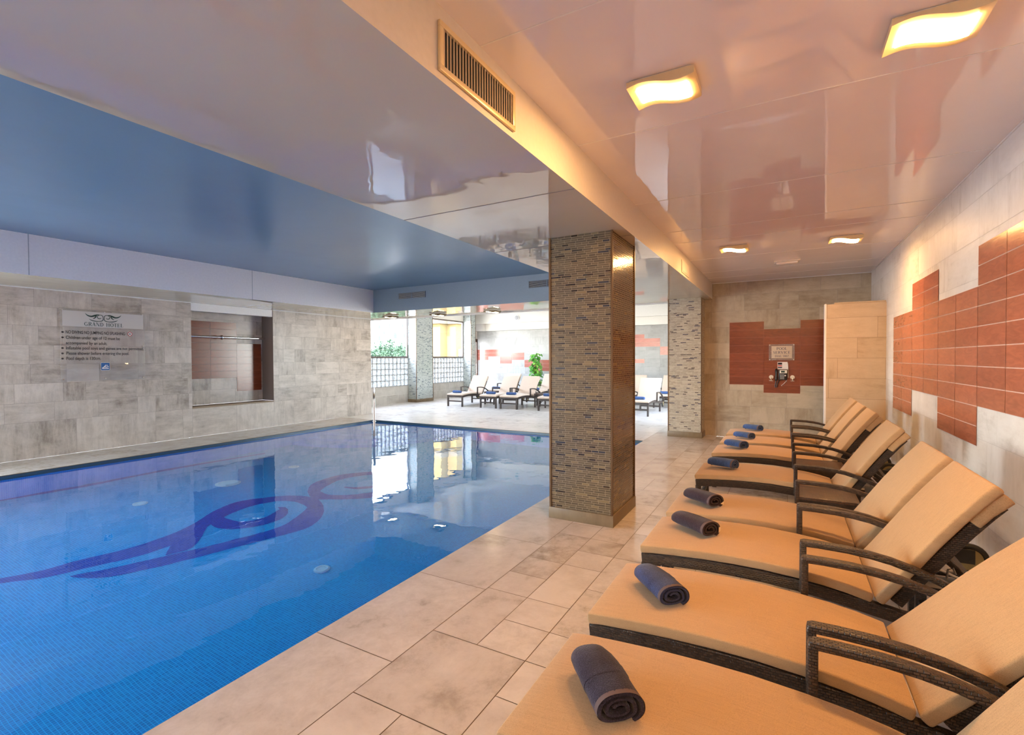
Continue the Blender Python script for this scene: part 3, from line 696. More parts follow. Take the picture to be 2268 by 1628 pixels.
# ------------------------------------------------------------------ vents, hatch, detectors
def vent(name, label, W, H, n, vertical, mats, frame=.03, div=0, group=None):
    """built in the xz plane facing -y, centre at origin"""
    t = thing(name, label, 'vent', group=group)
    mb = MB(); f = frame; d = .014
    mb.box(-W / 2, -d, H / 2 - f, W / 2, 0, H / 2, .003); mb.box(-W / 2, -d, -H / 2, W / 2, 0, -H / 2 + f, .003)
    mb.box(-W / 2, -d, -H / 2 + f, -W / 2 + f, 0, H / 2 - f, .003); mb.box(W / 2 - f, -d, -H / 2 + f, W / 2, 0, H / 2 - f, .003)
    if div: mb.box(-.006, -d, -H / 2 + f, .006, 0, H / 2 - f)
    mb.build('frame', mats[0], t)
    mb = MB(); mb.quad((-W / 2 + f, -.0012, -H / 2 + f), (W / 2 - f, -.0012, -H / 2 + f), (W / 2 - f, -.0012, H / 2 - f), (-W / 2 + f, -.0012, H / 2 - f)); mb.build('duct_opening', m_dark, t, smooth=False)
    mb = MB()
    for k in range(n):
        if vertical:
            x = -W / 2 + f + (W - 2 * f) * (k + .5) / n; mb.box(x - .0022, -.008, -H / 2 + f, x + .0022, -.005, H / 2 - f)
        else:
            z = -H / 2 + f + (H - 2 * f) * (k + .5) / n; mb.box(-W / 2 + f, -.008, z - .0025, W / 2 - f, -.005, z + .0025)
    mb.build('louvre', mats[1], t, smooth=False)
    return t
v = vent('air_vent', 'large slatted air vent on the orange-lit fascia above the column', .625, .20, 26, True, (m_gold, m_tanplate), .024); v.location = (XB + .001, 1.90, 2.762); v.rotation_euler = (0, 0, PI / 2)
v = vent('air_vent', 'small dark horizontal vent on the blue far fascia, left of the pair', .80, .145, 7, False, (m_fascia_b, m_grey), .008, 1, 'fascia vents'); v.location = (-7.456, YFF - .001, 2.968)
v2 = dup(v, (-4.05, YFF - .001, 2.975), 0, 'small dark horizontal vent on the far fascia, partly behind the large column')
t = thing('access_panel', 'small square access panel on the fascia near the end wall', 'panel', (XB + .001, 7.16, 2.745), PI / 2)
mb = MB(); mb.box(-.29, -.008, -.085, .29, 0, .085, .003); mb.build('frame', m_fascia_w, t)
mb = MB(); mb.box(-.265, -.0115, -.065, .265, -.0085, .065, .002); mb.build('hatch_door', m_fascia_w, t)
t = thing('ceiling_light', 'white oval emergency light fitting on the right ceiling near the end wall', 'light fitting', (.02, 8.27, HR))
mb = MB(); mb.box(-.17, -.06, -.02, .17, .06, 0, .004); mb.build('base', m_white, t)
mb = MB(); mb.box(-.14, -.045, -.05, .14, .045, -.0205, .014, 3); mb.build('diffuser', plain('opal', (.85, .80, .78), .3), t)
sp = un(1145, 703, 'y', YE - .42)
t = thing('wall_speaker', 'round white loudspeaker on the white beam above the far wall', 'speaker', (sp.x, YE - .421, sp.z + -.02))
mb = MB(); mb.cyl((0, 0, 0), (0, -.04, 0), .11, 24); mb.build('ring', m_white, t)
mb = MB(); mb.cyl((0, -.0405, 0), (0, -.055, 0), .085, 24, .06); mb.build('grille', m_grey, t)

# ------------------------------------------------------------------ ceiling lamps
def lamp_proto(label, mat, fr=None):
    t = thing('ceiling_lamp', label, 'lamp'); W, D = .165, .125; n = 16
    def wav(x): return -.045 - .016 * math.sin(x / W * PI * .95)
    mb = MB(); mb.box(-W + .012, -D + .012, -.022, W - .012, D - .012, -.0005, .004); mb.build('base', m_white, t)
    mb = MB(); vs = []; fs = []                                           # curved frame plate with side skirts
    for i in range(n + 1):
        x = -W + 2 * W * i / n; z = wav(x)
        vs += [(x, -D, -.012), (x, -D, z), (x, D, z), (x, D, -.012)]
    for i in range(n):
        o = i * 4
        for k in range(3): fs.append((o + k, o + k + 1, o + 5 + k, o + 4 + k))
    fs += [(0, 3, 2, 1), (n * 4, n * 4 + 1, n * 4 + 2, n * 4 + 3)]
    mb.add(vs, fs); mb.build('frame', fr or m_gold, t, ang=.9)
    mb = MB(); vs = []; fs = []; w2, d2 = W * .76, D * .56
    for i in range(n + 1):
        x = -w2 + 2 * w2 * i / n; z = wav(x)
        vs += [(x, -d2, z + .001), (x, -d2, z - .006), (x, d2, z - .006), (x, d2, z + .001)]
    for i in range(n):
        o = i * 4
        for k in range(3): fs.append((o + k, o + k + 1, o + 5 + k, o + 4 + k))
    mb.add(vs, fs); mb.build('glass', mat, t, ang=.9)
    return t
LG = 'ceiling lamps over the loungers'
lp = lamp_proto('glowing wavy ceiling lamp nearest the right wall, the biggest in view', m_lamp); lp.location = (.55, 2.715, HR); lp['group'] = LG
dup(lp, (-.555, 2.635, HR), 0, 'glowing wavy ceiling lamp between the large vent and the biggest lamp', LG)
dup(lp, (-.575, 6.916, HR), 0, 'small glowing ceiling lamp above the pale column by the end wall', LG)
dup(lp, (.62, 7.02, HR), 0, 'small glowing ceiling lamp above the screen wall', LG)
dup(lp, (.55, -1.5, HR), 0, 'glowing ceiling lamp behind the viewpoint near the right wall', LG); dup(lp, (-.555, -1.5, HR), 0, 'glowing ceiling lamp behind the viewpoint beside the fascia', LG)
FG = 'ceiling lamps by the far windows'
lf = lamp_proto('slim ceiling lamp in front of the left far window', m_lamp_far, plain('dark_lamp_bronze', (.10, .07, .035), .35, .4))
q = un(865, 702, 'z', HS - .03); lf.location = (q.x, q.y, HS); lf['group'] = FG
q = un(970, 697, 'z', HS - .03); dup(lf, (q.x, q.y, HS), 0, 'slim ceiling lamp in front of the window with the yellow building', FG)
q = un(1090, 690, 'z', HS - .03); dup(lf, (q.x, q.y, HS), 0, 'slim ceiling lamp in front of the white far wall', FG)

# ------------------------------------------------------------------ sun loungers
def make_lounger(label, group, m_cushion=m_cushion):
    t = thing('sun_lounger', label, 'sun lounger', group=group)
    top = [(-.745, .398), (-.68, .408), (-.55, .418), (-.4, .427), (-.25, .431), (-.1, .43), (.06, .42), (.18, .407), (.28, .39), (.378, .366)]
    mb = MB(); mb.sweep(top, .046, -.30, .30, .008, .010); mb.build('seat_cushion', m_cushion, t, ang=1.0)
    back = [(.376, .345), (.44, .438), (.512, .548), (.59, .668), (.666, .776), (.735, .867), (.80, .945)]
    bk = [(x, z) for x, z in reversed(back)]
    bk = [(x, z) for x, z in back]
    mb = MB(); mb.sweep([(x - .0, z) for x, z in bk], .046, -.30, .30, .009, .012); bc = mb.build('back_cushion', m_cushion, t, ang=1.0)
    # hood of the cushion that slips over the top of the frame
    def off(p, d):
        return p
    hood = [(.735 + .044, .867 - .040), (.80 + .044, .945 - .035)]
    mb = MB()
    mb.sweep([(.708, .777), (.757, .840), (.828, .911)], .062, -.292, .292, .012, .006); mb.build('head_hood', m_cushion, bc, ang=.8)
    # woven frame
    rail = [(-.735, .352), (-.55, .370), (-.4, .378), (-.25, .381), (-.1, .379), (.06, .368), (.2, .352), (.34, .328), (.5, .302), (.7, .285), (.92, .28)]
    mb = MB()
    for y0 in (-.298, .255): mb.sweep(rail, .062, y0, y0 + .043, .006)
    mb.box(-.735, -.256, .29, -.69, .256, .350, .006); mb.box(.88, -.256, .225, .92, .256, .275, .006); mb.box(.33, -.256, .275, .37, .256, .315, .006)
    for k in range(9):
        x = -.62 + k * .105; z = .372 - (.0 if x < 0 else .05 * x); mb.box(x, -.256, z - .022, x + .05, .256, z - .008)
    mb.build('frame', m_wicker, t, ang=.7)
    mb = MB(); mb.sweep([(.442, .350), (.544, .508), (.622, .625), (.698, .732), (.767, .823), (.807, .871)], .055, -.285, .285, .008); mb.build('back_frame', m_wicker, t, ang=.7)
    for x, h in ((-.712, .30), (.66, .235)):
        for s in (-1, 1):
            mb = MB(); mb.box(x - .024, s * .274 - .022, 0, x + .024, s * .274 + .022, h, .005); mb.build('leg', m_wicker, t)
    mb = MB(); mb.box(-.728, -.252, .15, -.698, .252, .19, .005); mb.build('stretcher', m_wicker, t)
    mb = MB(); mb.box(.645, -.252, .13, .675, .252, .165, .005); mb.build('stretcher', m_wicker, t)
    arm = [(.068, .33), (.068, .45), (.068, .565), (.071, .582), (.086, .588), (.16, .589), (.27, .586), (.36, .577), (.44, .563), (.53, .537), (.62, .502), (.70, .460), (.77, .412), (.83, .356), (.875, .29)]
    for s in (-1, 1):
        mb = MB(); mb.sweep(arm, .030, s * .328 - .022, s * .328 + .022, .007); mb.build('armrest', m_wicker, t, ang=.8)
    for s in (-1, 1):                                                      # transport wheels
        mb = MB(); y0 = s * .275
        mb.tube([(1.04 + .082 * math.cos(a * PI / 14), y0, .20 + .082 * math.sin(a * PI / 14)) for a in range(28)], .02, 10, closed=True)
        w = mb.build('wheel', m_rubber, t)
        mb = MB(); mb.cyl((1.04, y0 - .014, .20), (1.04, y0 + .014, .20), .072, 26); mb.cyl((1.04, y0 - .026, .20), (1.04, y0 + .026, .20), .022, 16)
        for a in range(5): mb.cyl((1.04, y0 + .015, .20), (1.04 + .06 * math.cos(a * 1.2566), y0 + .015, .20 + .06 * math.sin(a * 1.2566)), .009, 8)
        mb.build('hub', m_hub, w)
        mb = MB(); mb.box(.86, y0 - s * .035 - .006, .18, 1.06, y0 - s * .035 + .006, .27, .003); mb.cyl((1.04, y0 - s * .045, .20), (1.04, y0, .20), .01, 10); mb.build('wheel_bracket', m_darkmetal, t)
    mb = MB(); mb.box(.62, .10, .30, .86, .108, .37, .003); mb.tube([(.60, .104, .52), (.70, .104, .40), (.80, .104, .36)], .008, 8)
    for k in range(3):
        xx = .66 + k * .07; mb.tube([(xx, .095, .36), (xx + .005, .095, .41), (xx + .025, .095, .42), (xx + .035, .095, .39)], .005, 6)
    mb.build('ratchet', m_steel, t)
    return t
G1 = 'loungers along the right wall'
rows = [(1.52, 'beige sun lounger closest of all, bearing the largest rolled towel'), (2.285, 'second beige sun lounger from the camera, beside the frontmost one, textured navy towel'),
        (3.165, 'beige sun lounger whose plain dark towel has a small square tag'), (3.88, 'beige sun lounger holding the dark towel with a triangular tag'),
        (5.16, 'beige sun lounger standing alone between the two wicker side tables, blue banded towel'), (6.37, 'beige sun lounger just beyond the farther wicker side table, nearest of the back three'),
        (7.17, 'middle one of the three beige sun loungers lined up before the screen wall'), (7.97, 'beige sun lounger nearest the end wall and screen wall')]
proto = make_lounger(rows[0][1], G1); proto.location = (0, rows[0][0], 0)
def recline(o, deg):              # the backrest turns on its hinge
    a = math.radians(deg); hx, hz = .385, .335
    for ch in o.children:
        if ch.name.startswith(('back_cushion', 'back_frame')):
            ch.rotation_euler = (0, a, 0); ch.location = (hx - hx * math.cos(a) - hz * math.sin(a), 0, hz + hx * math.sin(a) - hz * math.cos(a))
for y, lab in rows[1:]:
    o = dup(proto, (0, y, 0), 0, lab, G1)
    if y == 2.285: recline(o, 8.0)
G2 = 'loungers in the bright far area'
far = [(-9.155, 13.38, 'far lounger at left end of the front row, beside the glass blocks'), (-7.93, 13.40, 'far lounger second in the front row, half overlapped by the next one'), (-7.2, 13.38, 'far lounger third in the front row, wholly visible left of the large column'),
       (-5.93, 13.38, 'far lounger cut off by the left edge of the large column'), (-3.35, 13.38, 'far lounger seen whole between the large and the pale column'),
       (-9.15, 15.75, 'back-row far lounger behind the second front one'), (-7.55, 15.75, 'back-row far lounger in front of the climbing plant'), (-4.35, 15.75, 'back-row far lounger showing above the one between the columns'), (-3.2, 15.75, 'back-row far lounger mostly hidden by the pale column')]
proto2 = make_lounger(far[0][2], G2, fabric('linen_cushion_daylit', (.60, .48, .385))); proto2.location = (far[0][0], far[0][1], 0); proto2.rotation_euler = (0, 0, PI / 2)  # same cushion linen, its colour paled for the bright far daylight
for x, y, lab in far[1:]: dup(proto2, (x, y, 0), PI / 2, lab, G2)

# ------------------------------------------------------------------ rolled towels
def make_towel(L, a, b, mat, label, hem=True, tagcol=False, turns=2.6, band=True):
    """axis along x, near end at x=0 (spiral visible), far end at x=L, resting on z=0"""
    t = thing('rolled_towel', label, 'towel'); mb = MB(); N = int(turns * 26); th = .011
    sec = []
    for i in range(N + 1):
        ang = 2 * PI * turns * i / N; k = 1 - .72 * i / N
        sec.append((ang, k))
    def P(ang, k, x, sc):
        flat_ = 1.0
        c, s_ = math.cos(-ang - 2.1), math.sin(-ang - 2.1)
        yy = math.copysign(abs(c) ** .8, c) * a * k; zz_ = math.copysign(abs(s_) ** .9, s_) * b * k
        wob = 1 + .03 * math.sin(3 * ang + x * 22)
        return (x, yy * wob * sc, max(b + zz_ * wob * sc - b * (1 - sc) * .6, .0015))
    xsn = [0, .006, .02, .05, .09, .14, .19, .24, .28, .30]
    xsn = [x * L / .30 for x in xsn]; m_ = len(xsn); scs = [.97, 1, 1.01, 1.0, .99, 1.0, .99, .96, .88, .72]
    rot = []
    for (ang, k) in sec: rot.append([P(ang, k, x, s_) for x, s_ in zip(xsn, scs)])
    inn = []
    for (ang, k) in sec: inn.append([P(ang, k - th / a, x, s_) for x, s_ in zip(xsn, scs)])
    vs = [p for r in rot for p in r] + [p for r in inn for p in r]; K = (N + 1) * m_; fs = []
    for i in range(N):
        for j in range(m_ - 1):
            fs.append((i * m_ + j, (i + 1) * m_ + j, (i + 1) * m_ + j + 1, i * m_ + j + 1))
            fs.append((K + i * m_ + j, K + i * m_ + j + 1, K + (i + 1) * m_ + j + 1, K + (i + 1) * m_ + j))
        fs.append((i * m_, K + i * m_, K + (i + 1) * m_, (i + 1) * m_)); j = m_ - 1
        fs.append((i * m_ + j, (i + 1) * m_ + j, K + (i + 1) * m_ + j, K + i * m_ + j))
    for j in range(m_ - 1):
        fs.append((j, j + 1, K + j + 1, K + j)); fs.append((N * m_ + j, K + N * m_ + j, K + N * m_ + j + 1, N * m_ + j + 1))
    mb.add(vs, fs)
    # plug inside the far end so no light passes through
    mb.tube([(L * .93, 0, b * .8), (L * .985, 0, b * .75)], [b * .75, b * .45], 14)
    mb.build('roll', mat, t, ang=1.2)
    def ringband(x0, x1, name, mt, grow):
        m2 = MB(); vs = []; fs = []; n = 40
        for i in range(n + 1):
            ang = 2 * PI * i / n * .96; k = 1 - .72 * ang / (2 * PI * turns) + grow
            vs += [P(ang, k, x0, 1), P(ang, k, x1, 1)]
        for i in range(n): fs.append((2 * i, 2 * i + 1, 2 * i + 3, 2 * i + 2))
        m2.add(vs, fs); return m2.build(name, mt, t, ang=1.2)
    if hem: ringband(.0, .018, 'hem', m_hem, .012)
    if band: ringband(L * .36, L * .52, 'woven_band', mat, .014)
    if tagcol:
        m2 = MB(); m2.add([(-.002, -a * .55, b * .55), (-.002, -a * .98, b * .9), (-.002, -a * .9, b * .35)] if tagcol == 'tri' else [(-.002, -a * .78, b * .4), (-.002, -a * .98, b * .6), (-.002, -a * 1.02, b * 1.15), (-.002, -a * .8, b * 1.1)], [(0, 1, 2)] if tagcol == 'tri' else [(0, 1, 2, 3)])
        m2.build('label_tag', m_tag, t, smooth=False)
    return t
def seat_z(x):
    pts = [(-.745, .398), (-.68, .408), (-.55, .418), (-.4, .427), (-.25, .431), (-.1, .43)]
    for (a, b), (c_, d_) in zip(pts, pts[1:]):
        if a <= x <= c_: return b + (d_ - b) * (x - a) / (c_ - a)
    return .418
TG = 'rolled towels on the near loungers'
tw = [((1372, 1585), (1297, 1455), m_navyb, 'large navy rolled towel, tinted brown for warm light, with ribbed hem on the closest lounger', dict(a=.084, b=.050), dict()),
      ((1492, 1330), (1424, 1268), m_navy, 'rolled navy towel with textured weave on the second lounger', dict(a=.078, b=.048), dict()),
      ((1574, 1180), (1499, 1148), m_plum, 'dark rolled towel, tinted brown for warm light, with a small square tag', dict(a=.078, b=.049), dict(tagcol='sq', band=False)),
      ((1585, 1116), (1524, 1094), m_plum, 'dark rolled towel with a small cream triangular tag', dict(a=.078, b=.049), dict(tagcol='tri', band=False)),
      ((1628, 1033), (1577, 1024), m_blue_t, 'blue rolled towel with a dotted band on the lounger between the tables', dict(a=.078, b=.048), dict()),
      ((1648, 989), (1618, 983), m_blue_t, 'bright blue rolled towel on the lounger beyond the farther wicker table', dict(a=.078, b=.048), dict(band=False)),
      ((1665, 968.5), (1635, 963.5), m_blue_t, 'light blue rolled towel with dark end on the middle of the three far-end loungers', dict(a=.07, b=.045), dict(band=False)),
      ((1684, 951), (1649, 946), m_blue_t, 'blue rolled towel nearest the end wall', dict(a=.07, b=.045), dict(band=False))]
for n_, f_, mt, lab, ab, kw in tw:
    p = un(*n_, 'z', .46); q = un(*f_, 'z', .46); d = q - p; L = min(.36, max(.26, d.length))
    t = make_towel(L, ab['a'], ab['b'], mt, lab, hem=True, **kw)
    mid = (p + d * .5); t.location = (p.x, p.y, max(seat_z(p.x - .06), seat_z(p.x + d.x), seat_z(p.x + .06)) + .001); t.rotation_euler = (0, 0, math.atan2(d.y, d.x)); t['group'] = TG
FT = 'rolled towels in the far area'
ft = make_towel(.30, .06, .045, m_blue_t, 'rolled blue towel on the leftmost far lounger', hem=False, band=False); ft['group'] = FT
names = ['rolled blue towel on the far lounger beside the glass blocks', 'rolled blue towel on the second far lounger of the front row', 'rolled blue towel on the far lounger seen whole left of the large column', 'rolled blue towel at the left edge of the large column, lower one', 'rolled blue towel on the far lounger between the two near columns',
         'rolled blue towel on the back-row lounger behind the second front one', 'rolled blue towel at the left edge of the large column, upper one', 'rolled blue towel on the back-row lounger above the one between the columns', 'rolled blue towel cut by the pale column in the back row']
for k, (x, y, lab) in enumerate(far):
    o = ft if k == 0 else dup(ft, (0, 0, 0), 0, names[k], FT)
    o['label'] = names[k]; o.location = (x - (.14 if k % 3 else .17), y - .56, .416); o.rotation_euler = (0, 0, .03 * (k % 3))

# ------------------------------------------------------------------ wicker side tables
def make_table(label):
    t = thing('side_table', label, 'table', group='wicker side tables'); w = .205
    mb = MB(); mb.box(-w, -w, .405, w, w, .43, .008); mb.build('table_top', m_wicker_t, t)
    mb = MB()
    for (x0, y0, x1, y1) in ((-w + .005, -w + .005, w - .005, -w + .03), (-w + .005, w - .03, w - .005, w - .005), (-w + .005, -w + .03, -w + .03, w - .03), (w - .03, -w + .03, w - .005, w - .03)): mb.box(x0, y0, .325, x1, y1, .406, .004)
    mb.build('apron', m_wicker, t)
    for sx in (-1, 1):
        for sy in (-1, 1):
            mb = MB(); mb.box(sx * .175 - .02, sy * .175 - .02, 0, sx * .175 + .02, sy * .175 + .02, .326, .004); mb.build('leg', m_wicker, t)
    return t
tb = make_table('brown wicker side table nearer the viewpoint, beside the dark towels'); tb.location = (.285, 4.555, 0)
dup(tb, (.31, 5.80, 0), 0, 'brown wicker side table farther along, in front of the back three loungers')
dup(tb, (-8.53, 13.9, 0), 0, 'small wicker side table between the first two far loungers'); dup(tb, (-6.57, 13.7, 0), 0, 'small wicker side table left of the lounger cut by the large column')

# ------------------------------------------------------------------ lettering
def ribbon(pts, ws):
    """flat polygon strip along pts with widths ws -> list of quads"""
    Q = []; L = []
    for i, p in enumerate(pts):
        a, b = pts[max(i - 1, 0)], pts[min(i + 1, len(pts) - 1)]
        dx, dy = b[0] - a[0], b[1] - a[1]; q_ = math.hypot(dx, dy) or 1; w = ws[i] / 2
        L.append(((p[0] - dy / q_ * w, p[1] + dx / q_ * w), (p[0] + dy / q_ * w, p[1] - dx / q_ * w)))
    return [[L[i][0], L[i][1], L[i + 1][1], L[i + 1][0]] for i in range(len(L) - 1)]
def R_(x0, y0, x1, y1): return [[(x0, y0), (x1, y0), (x1, y1), (x0, y1)]]
def DG(x0, y0, x1, y1, w): return [[(x0 - w / 2, y0), (x0 + w / 2, y0), (x1 + w / 2, y1), (x1 - w / 2, y1)]]
def RING(cx, cy, rx, ry, a0, a1, tk=.16, tn=.06, n=18):
    pts, ws = [], []
    for i in range(n + 1):
        a = math.radians(a0 + (a1 - a0) * i / n); pts.append((cx + rx * math.cos(a), cy + ry * math.sin(a))); ws.append(tn + (tk - tn) * abs(math.cos(a)))
    return ribbon(pts, ws)
def STEM(x, y0=0, y1=1, tk=.16, s=.07):
    q_ = R_(x, y0, x + tk, y1)
    if s: q_ += R_(x - s, y0, x + tk + s, y0 + .045) + R_(x - s, y1 - .045, x + tk + s, y1)
    return q_
GL = {
 'G': (.88, RING(.44, .5, .36, .46, 40, 330) + R_(.66, .08, .80, .42) + R_(.58, .38, .88, .425)),
 'R': (.84, STEM(.1) + RING(.36, .735, .30, .24, -90, 90) + R_(.2, .95, .4, 1) + R_(.2, .47, .42, .52) + DG(.42, .5, .74, 0, .16) + R_(.64, 0, .86, .045)),
 'A': (.86, DG(.1, 0, .43, 1, .06) + DG(.70, 0, .41, 1, .17) + R_(.2, .3, .62, .35) + R_(.0, 0, .22, .045) + R_(.56, 0, .86, .045)),
 'N': (.9, STEM(.1, tk=.06) + STEM(.74, tk=.06) + DG(.16, 1, .74, 0, .17)),
 'D': (.88, STEM(.1) + RING(.30, .5, .46, .475, -90, 90) + R_(.2, .95, .35, 1) + R_(.2, 0, .35, .05)),
 'H': (.92, STEM(.1) + STEM(.66) + R_(.2, .47, .7, .53)),
 'O': (.9, RING(.45, .5, .37, .46, 0, 360, n=28)),
 'T': (.78, STEM(.31, s=.08) + R_(.03, .94, .75, 1) + R_(.03, .78, .08, 1) + R_(.70, .78, .75, 1)),
 'E': (.76, STEM(.1, s=.05) + R_(.2, 0, .68, .05) + R_(.2, .95, .66, 1) + R_(.2, .48, .52, .53) + R_(.63, 0, .68, .24) + R_(.61, .78, .66, 1) + R_(.48, .4, .53, .62)),
 'L': (.72, STEM(.1) + R_(.2, 0, .66, .05) + R_(.61, 0, .66, .26)),
 'P': (.74, STEM(.1) + RING(.36, .72, .30, .255, -90, 90) + R_(.2, .95, .4, 1) + R_(.2, .445, .4, .49)),
 'S': (.66, ribbon([(.56, .80), (.48, .93), (.32, .97), (.16, .90), (.11, .76), (.2, .62), (.36, .52), (.52, .40), (.57, .25), (.48, .09), (.31, .03), (.14, .09), (.07, .24)], [.06, .07, .06, .1, .14, .16, .17, .16, .14, .1, .06, .07, .07])),
 'V': (.86, DG(.14, 1, .45, 0, .17) + DG(.74, 1, .44, 0, .06) + R_(.0, .955, .28, 1) + R_(.62, .955, .86, 1)),
 'I': (.36, STEM(.1)), 'C': (.82, RING(.43, .5, .35, .46, 45, 315)),
 '1': (.5, STEM(.2, tk=.13) + DG(.1, .8, .25, .98, .08)), '0': (.62, RING(.31, .5, .22, .46, 0, 360, n=24)), '7': (.6, R_(.06, .88, .54, 1) + DG(.2, 0, .5, .92, .13)), ' ': (.45, []),
}
def serif(text, x0, x1, y0, h, gap=.1):
    """quads of serif capitals stretched to run from x0 to x1 on baseline y0, cap height h"""
    tot = sum(GL[c_][0] + gap for c_ in text) - gap; k = (x1 - x0) / tot; out = []; x = x0
    for c_ in text:
        w, qs = GL[c_]
        out += [[(x + a * k, y0 + b * h) for a, b in q_] for q_ in qs]; x += (w + gap) * k
    return out
def flatmesh(name, quads, o, U, V, mat, parent, lift=0.0):
    mb = MB(); o, U, V = Vector(o), Vector(U), Vector(V); N = U.cross(V)
    for i, q_ in enumerate(quads): mb.poly([o + U * a + V * b + N * (lift + .00003 * (i % 7)) for a, b in q_])
    ob = mb.build(name, mat, parent, smooth=False, fixn=False); return ob
def sans(name, text, x0, x1, y0, h, o, U, V, mat, parent, bold=.012):
    cu = bpy.data.curves.new(name + '_curve', 'FONT'); cu.body = text; cu.size = 1; cu.offset = bold
    tmp = bpy.data.objects.new('tmp', cu); COL.objects.link(tmp); bpy.context.view_layer.update()
    me = bpy.data.meshes.new_from_object(tmp.evaluated_get(bpy.context.evaluated_depsgraph_get()))
    bpy.data.objects.remove(tmp)
    xa = min(v.co.x for v in me.vertices); xb = max(v.co.x for v in me.vertices)
    o, U, V = Vector(o), Vector(U), Vector(V); kx = (x1 - x0) / (xb - xa); ky = h / .70
    for v_ in me.vertices:
        v_.co = o + U * (x0 + (v_.co.x - xa) * kx) + V * (y0 + v_.co.y * ky)
    me.materials.clear(); me.materials.append(mat)
    ob = bpy.data.objects.new(name, me); COL.objects.link(ob); ob.parent = parent
    return ob

# rules sign on the left wall
XS = XL + .035
t = thing('rules_sign', 'large clear acrylic pool rules sign with hotel logo and black lettering on the left wall', 'sign')
sy0, sy1, sz0, sz1 = 3.285, 4.462, 1.172, 2.35
mb = MB(); mb.box(XS - .008, sy0, sz0, XS, sy1, sz1, .002); mb.build('acrylic_panel', m_acrylic, t)
mb = MB(); mb.quad((XS + .001, 3.315, 2.062), (XS + .001, 4.44, 2.062), (XS + .001, 4.44, 2.315), (XS + .001, 3.315, 2.315)); mb.build('header_band', m_frost, t, smooth=False)
def S2(x, y_):   # point measured on the sign photo crop -> (y, z) on the panel
    q_ = un(120 + x / 8.568, 670 + y_ / 8.568, 'x', XS); return q_.y, q_.z
Ox, Ux, Vx = (XS + .003, 0, 0), (0, 1, 0), (0, 0, 1)
a0, b0 = S2(570, 443); a1, b1 = S2(1310, 472)
flatmesh('hotel_name', serif('GRAND HOTEL', a0, a1, (b0 + b1) / 2, .062), Ox, Ux, Vx, m_darkgreen, t)
# winged scroll logo
lg = []
cxm, _ = S2(937, 300); zt, zb_ = 2.285, 2.165
wl_ = (S2(1275, 250)[0] - S2(590, 205)[0]) / 2
for s in (-1, 1):
    def T(p): return (cxm + s * p[0] / 2.6 * wl_, zb_ + p[1] * (zt - zb_))
    def rb(pts, ws):
        P_, W_ = [], []
        for i in range(len(pts) - 1):
            g = [pts[max(i - 1, 0)], pts[i], pts[i + 1], pts[min(i + 2, len(pts) - 1)]]
            for k in range(6):
                t_ = k / 6; P_.append(tuple(.5 * (2 * g[1][j] + (g[2][j] - g[0][j]) * t_ + (2 * g[0][j] - 5 * g[1][j] + 4 * g[2][j] - g[3][j]) * t_ * t_ + (3 * g[1][j] - g[0][j] - 3 * g[2][j] + g[3][j]) * t_ ** 3) for j in range(2)))
                W_.append(ws[i] + (ws[i + 1] - ws[i]) * t_)
        P_.append(pts[-1]); W_.append(ws[-1])
        return [[T(c_) for c_ in q_] for q_ in ribbon([(a * 2.6, b) for a, b in P_], W_)]
    lg += rb([(.03, .50), (.03, .25), (.10, .06), (.26, -.02), (.48, -.01), (.68, .10), (.80, .28)], [.08, .10, .10, .08, .11, .10, .01])
    lg += rb([(.03, .50), (.05, .72), (.13, .86), (.26, .84), (.34, .66), (.33, .46), (.25, .36), (.16, .40), (.15, .50)], [.08, .09, .08, .08, .09, .10, .10, .08, .02])
    lg += rb([(.20, .88), (.34, .88), (.50, .74), (.66, .62), (.82, .68), (.93, .84), (1.0, 1.02)], [.03, .14, .24, .20, .16, .10, .01])
    lg += rb([(.40, .78), (.44, .55), (.52, .38), (.60, .30)], [.12, .16, .12, .01])
flatmesh('scroll_logo', lg, Ox, Ux, Vx, m_darkgreen, t, .0005)
lines = [('NO DIVING NO JUMPING NO SPLASHING', 218, 1340, 588, 620), ('Children under age of 12 must be', 220, 1245, 693, 710), ('accompanied by an adult.', 222, 1005, 797, 803),
         ('Inflatable pool toys and games are not permitted.', 222, 1695, 890, 905), ('Please shower before entering the pool.', 230, 1420, 990, 995), ('Pool depth is 130cm.', 230, 885, 1090, 1088)]
for tx, xa, xb, ya, yb in lines:
    p0 = S2(xa, ya); p1 = S2(xb, yb); sans('rule_lettering', tx, p0[0], min(p1[0], sy1 - .008), (p0[1] + p1[1]) / 2, .050, Ox, Ux, Vx, m_ink, t, .006)
bl = []
for y_ in (560, 662, 865, 967, 1065):
    c_ = S2(157, y_); bl.append([(c_[0] + .016 * math.cos(k * PI / 8), c_[1] + .014 * math.sin(k * PI / 8)) for k in range(16)])
flatmesh('bullet_dots', bl, Ox, Ux, Vx, m_ink, t)
c_ = S2(1435, 600); r0 = .037
flatmesh('no_diving_symbol', [[(c_[0] + r0 * math.cos(k * PI / 12), c_[1] + r0 * math.sin(k * PI / 12)) for k in range(24)]], Ox, Ux, Vx, m_paper, t)
flatmesh('no_diving_ring', [[(c_[0] + a * k1, c_[1] + b * k1) for a, b, k1 in ((math.cos(k * PI / 12), math.sin(k * PI / 12), r0), (math.cos((k + 1) * PI / 12), math.sin((k + 1) * PI / 12), r0), (math.cos((k + 1) * PI / 12), math.sin((k + 1) * PI / 12), r0 * .78), (math.cos(k * PI / 12), math.sin(k * PI / 12), r0 * .78))] for k in range(24)], Ox, Ux, Vx, m_signred, t, .0006)
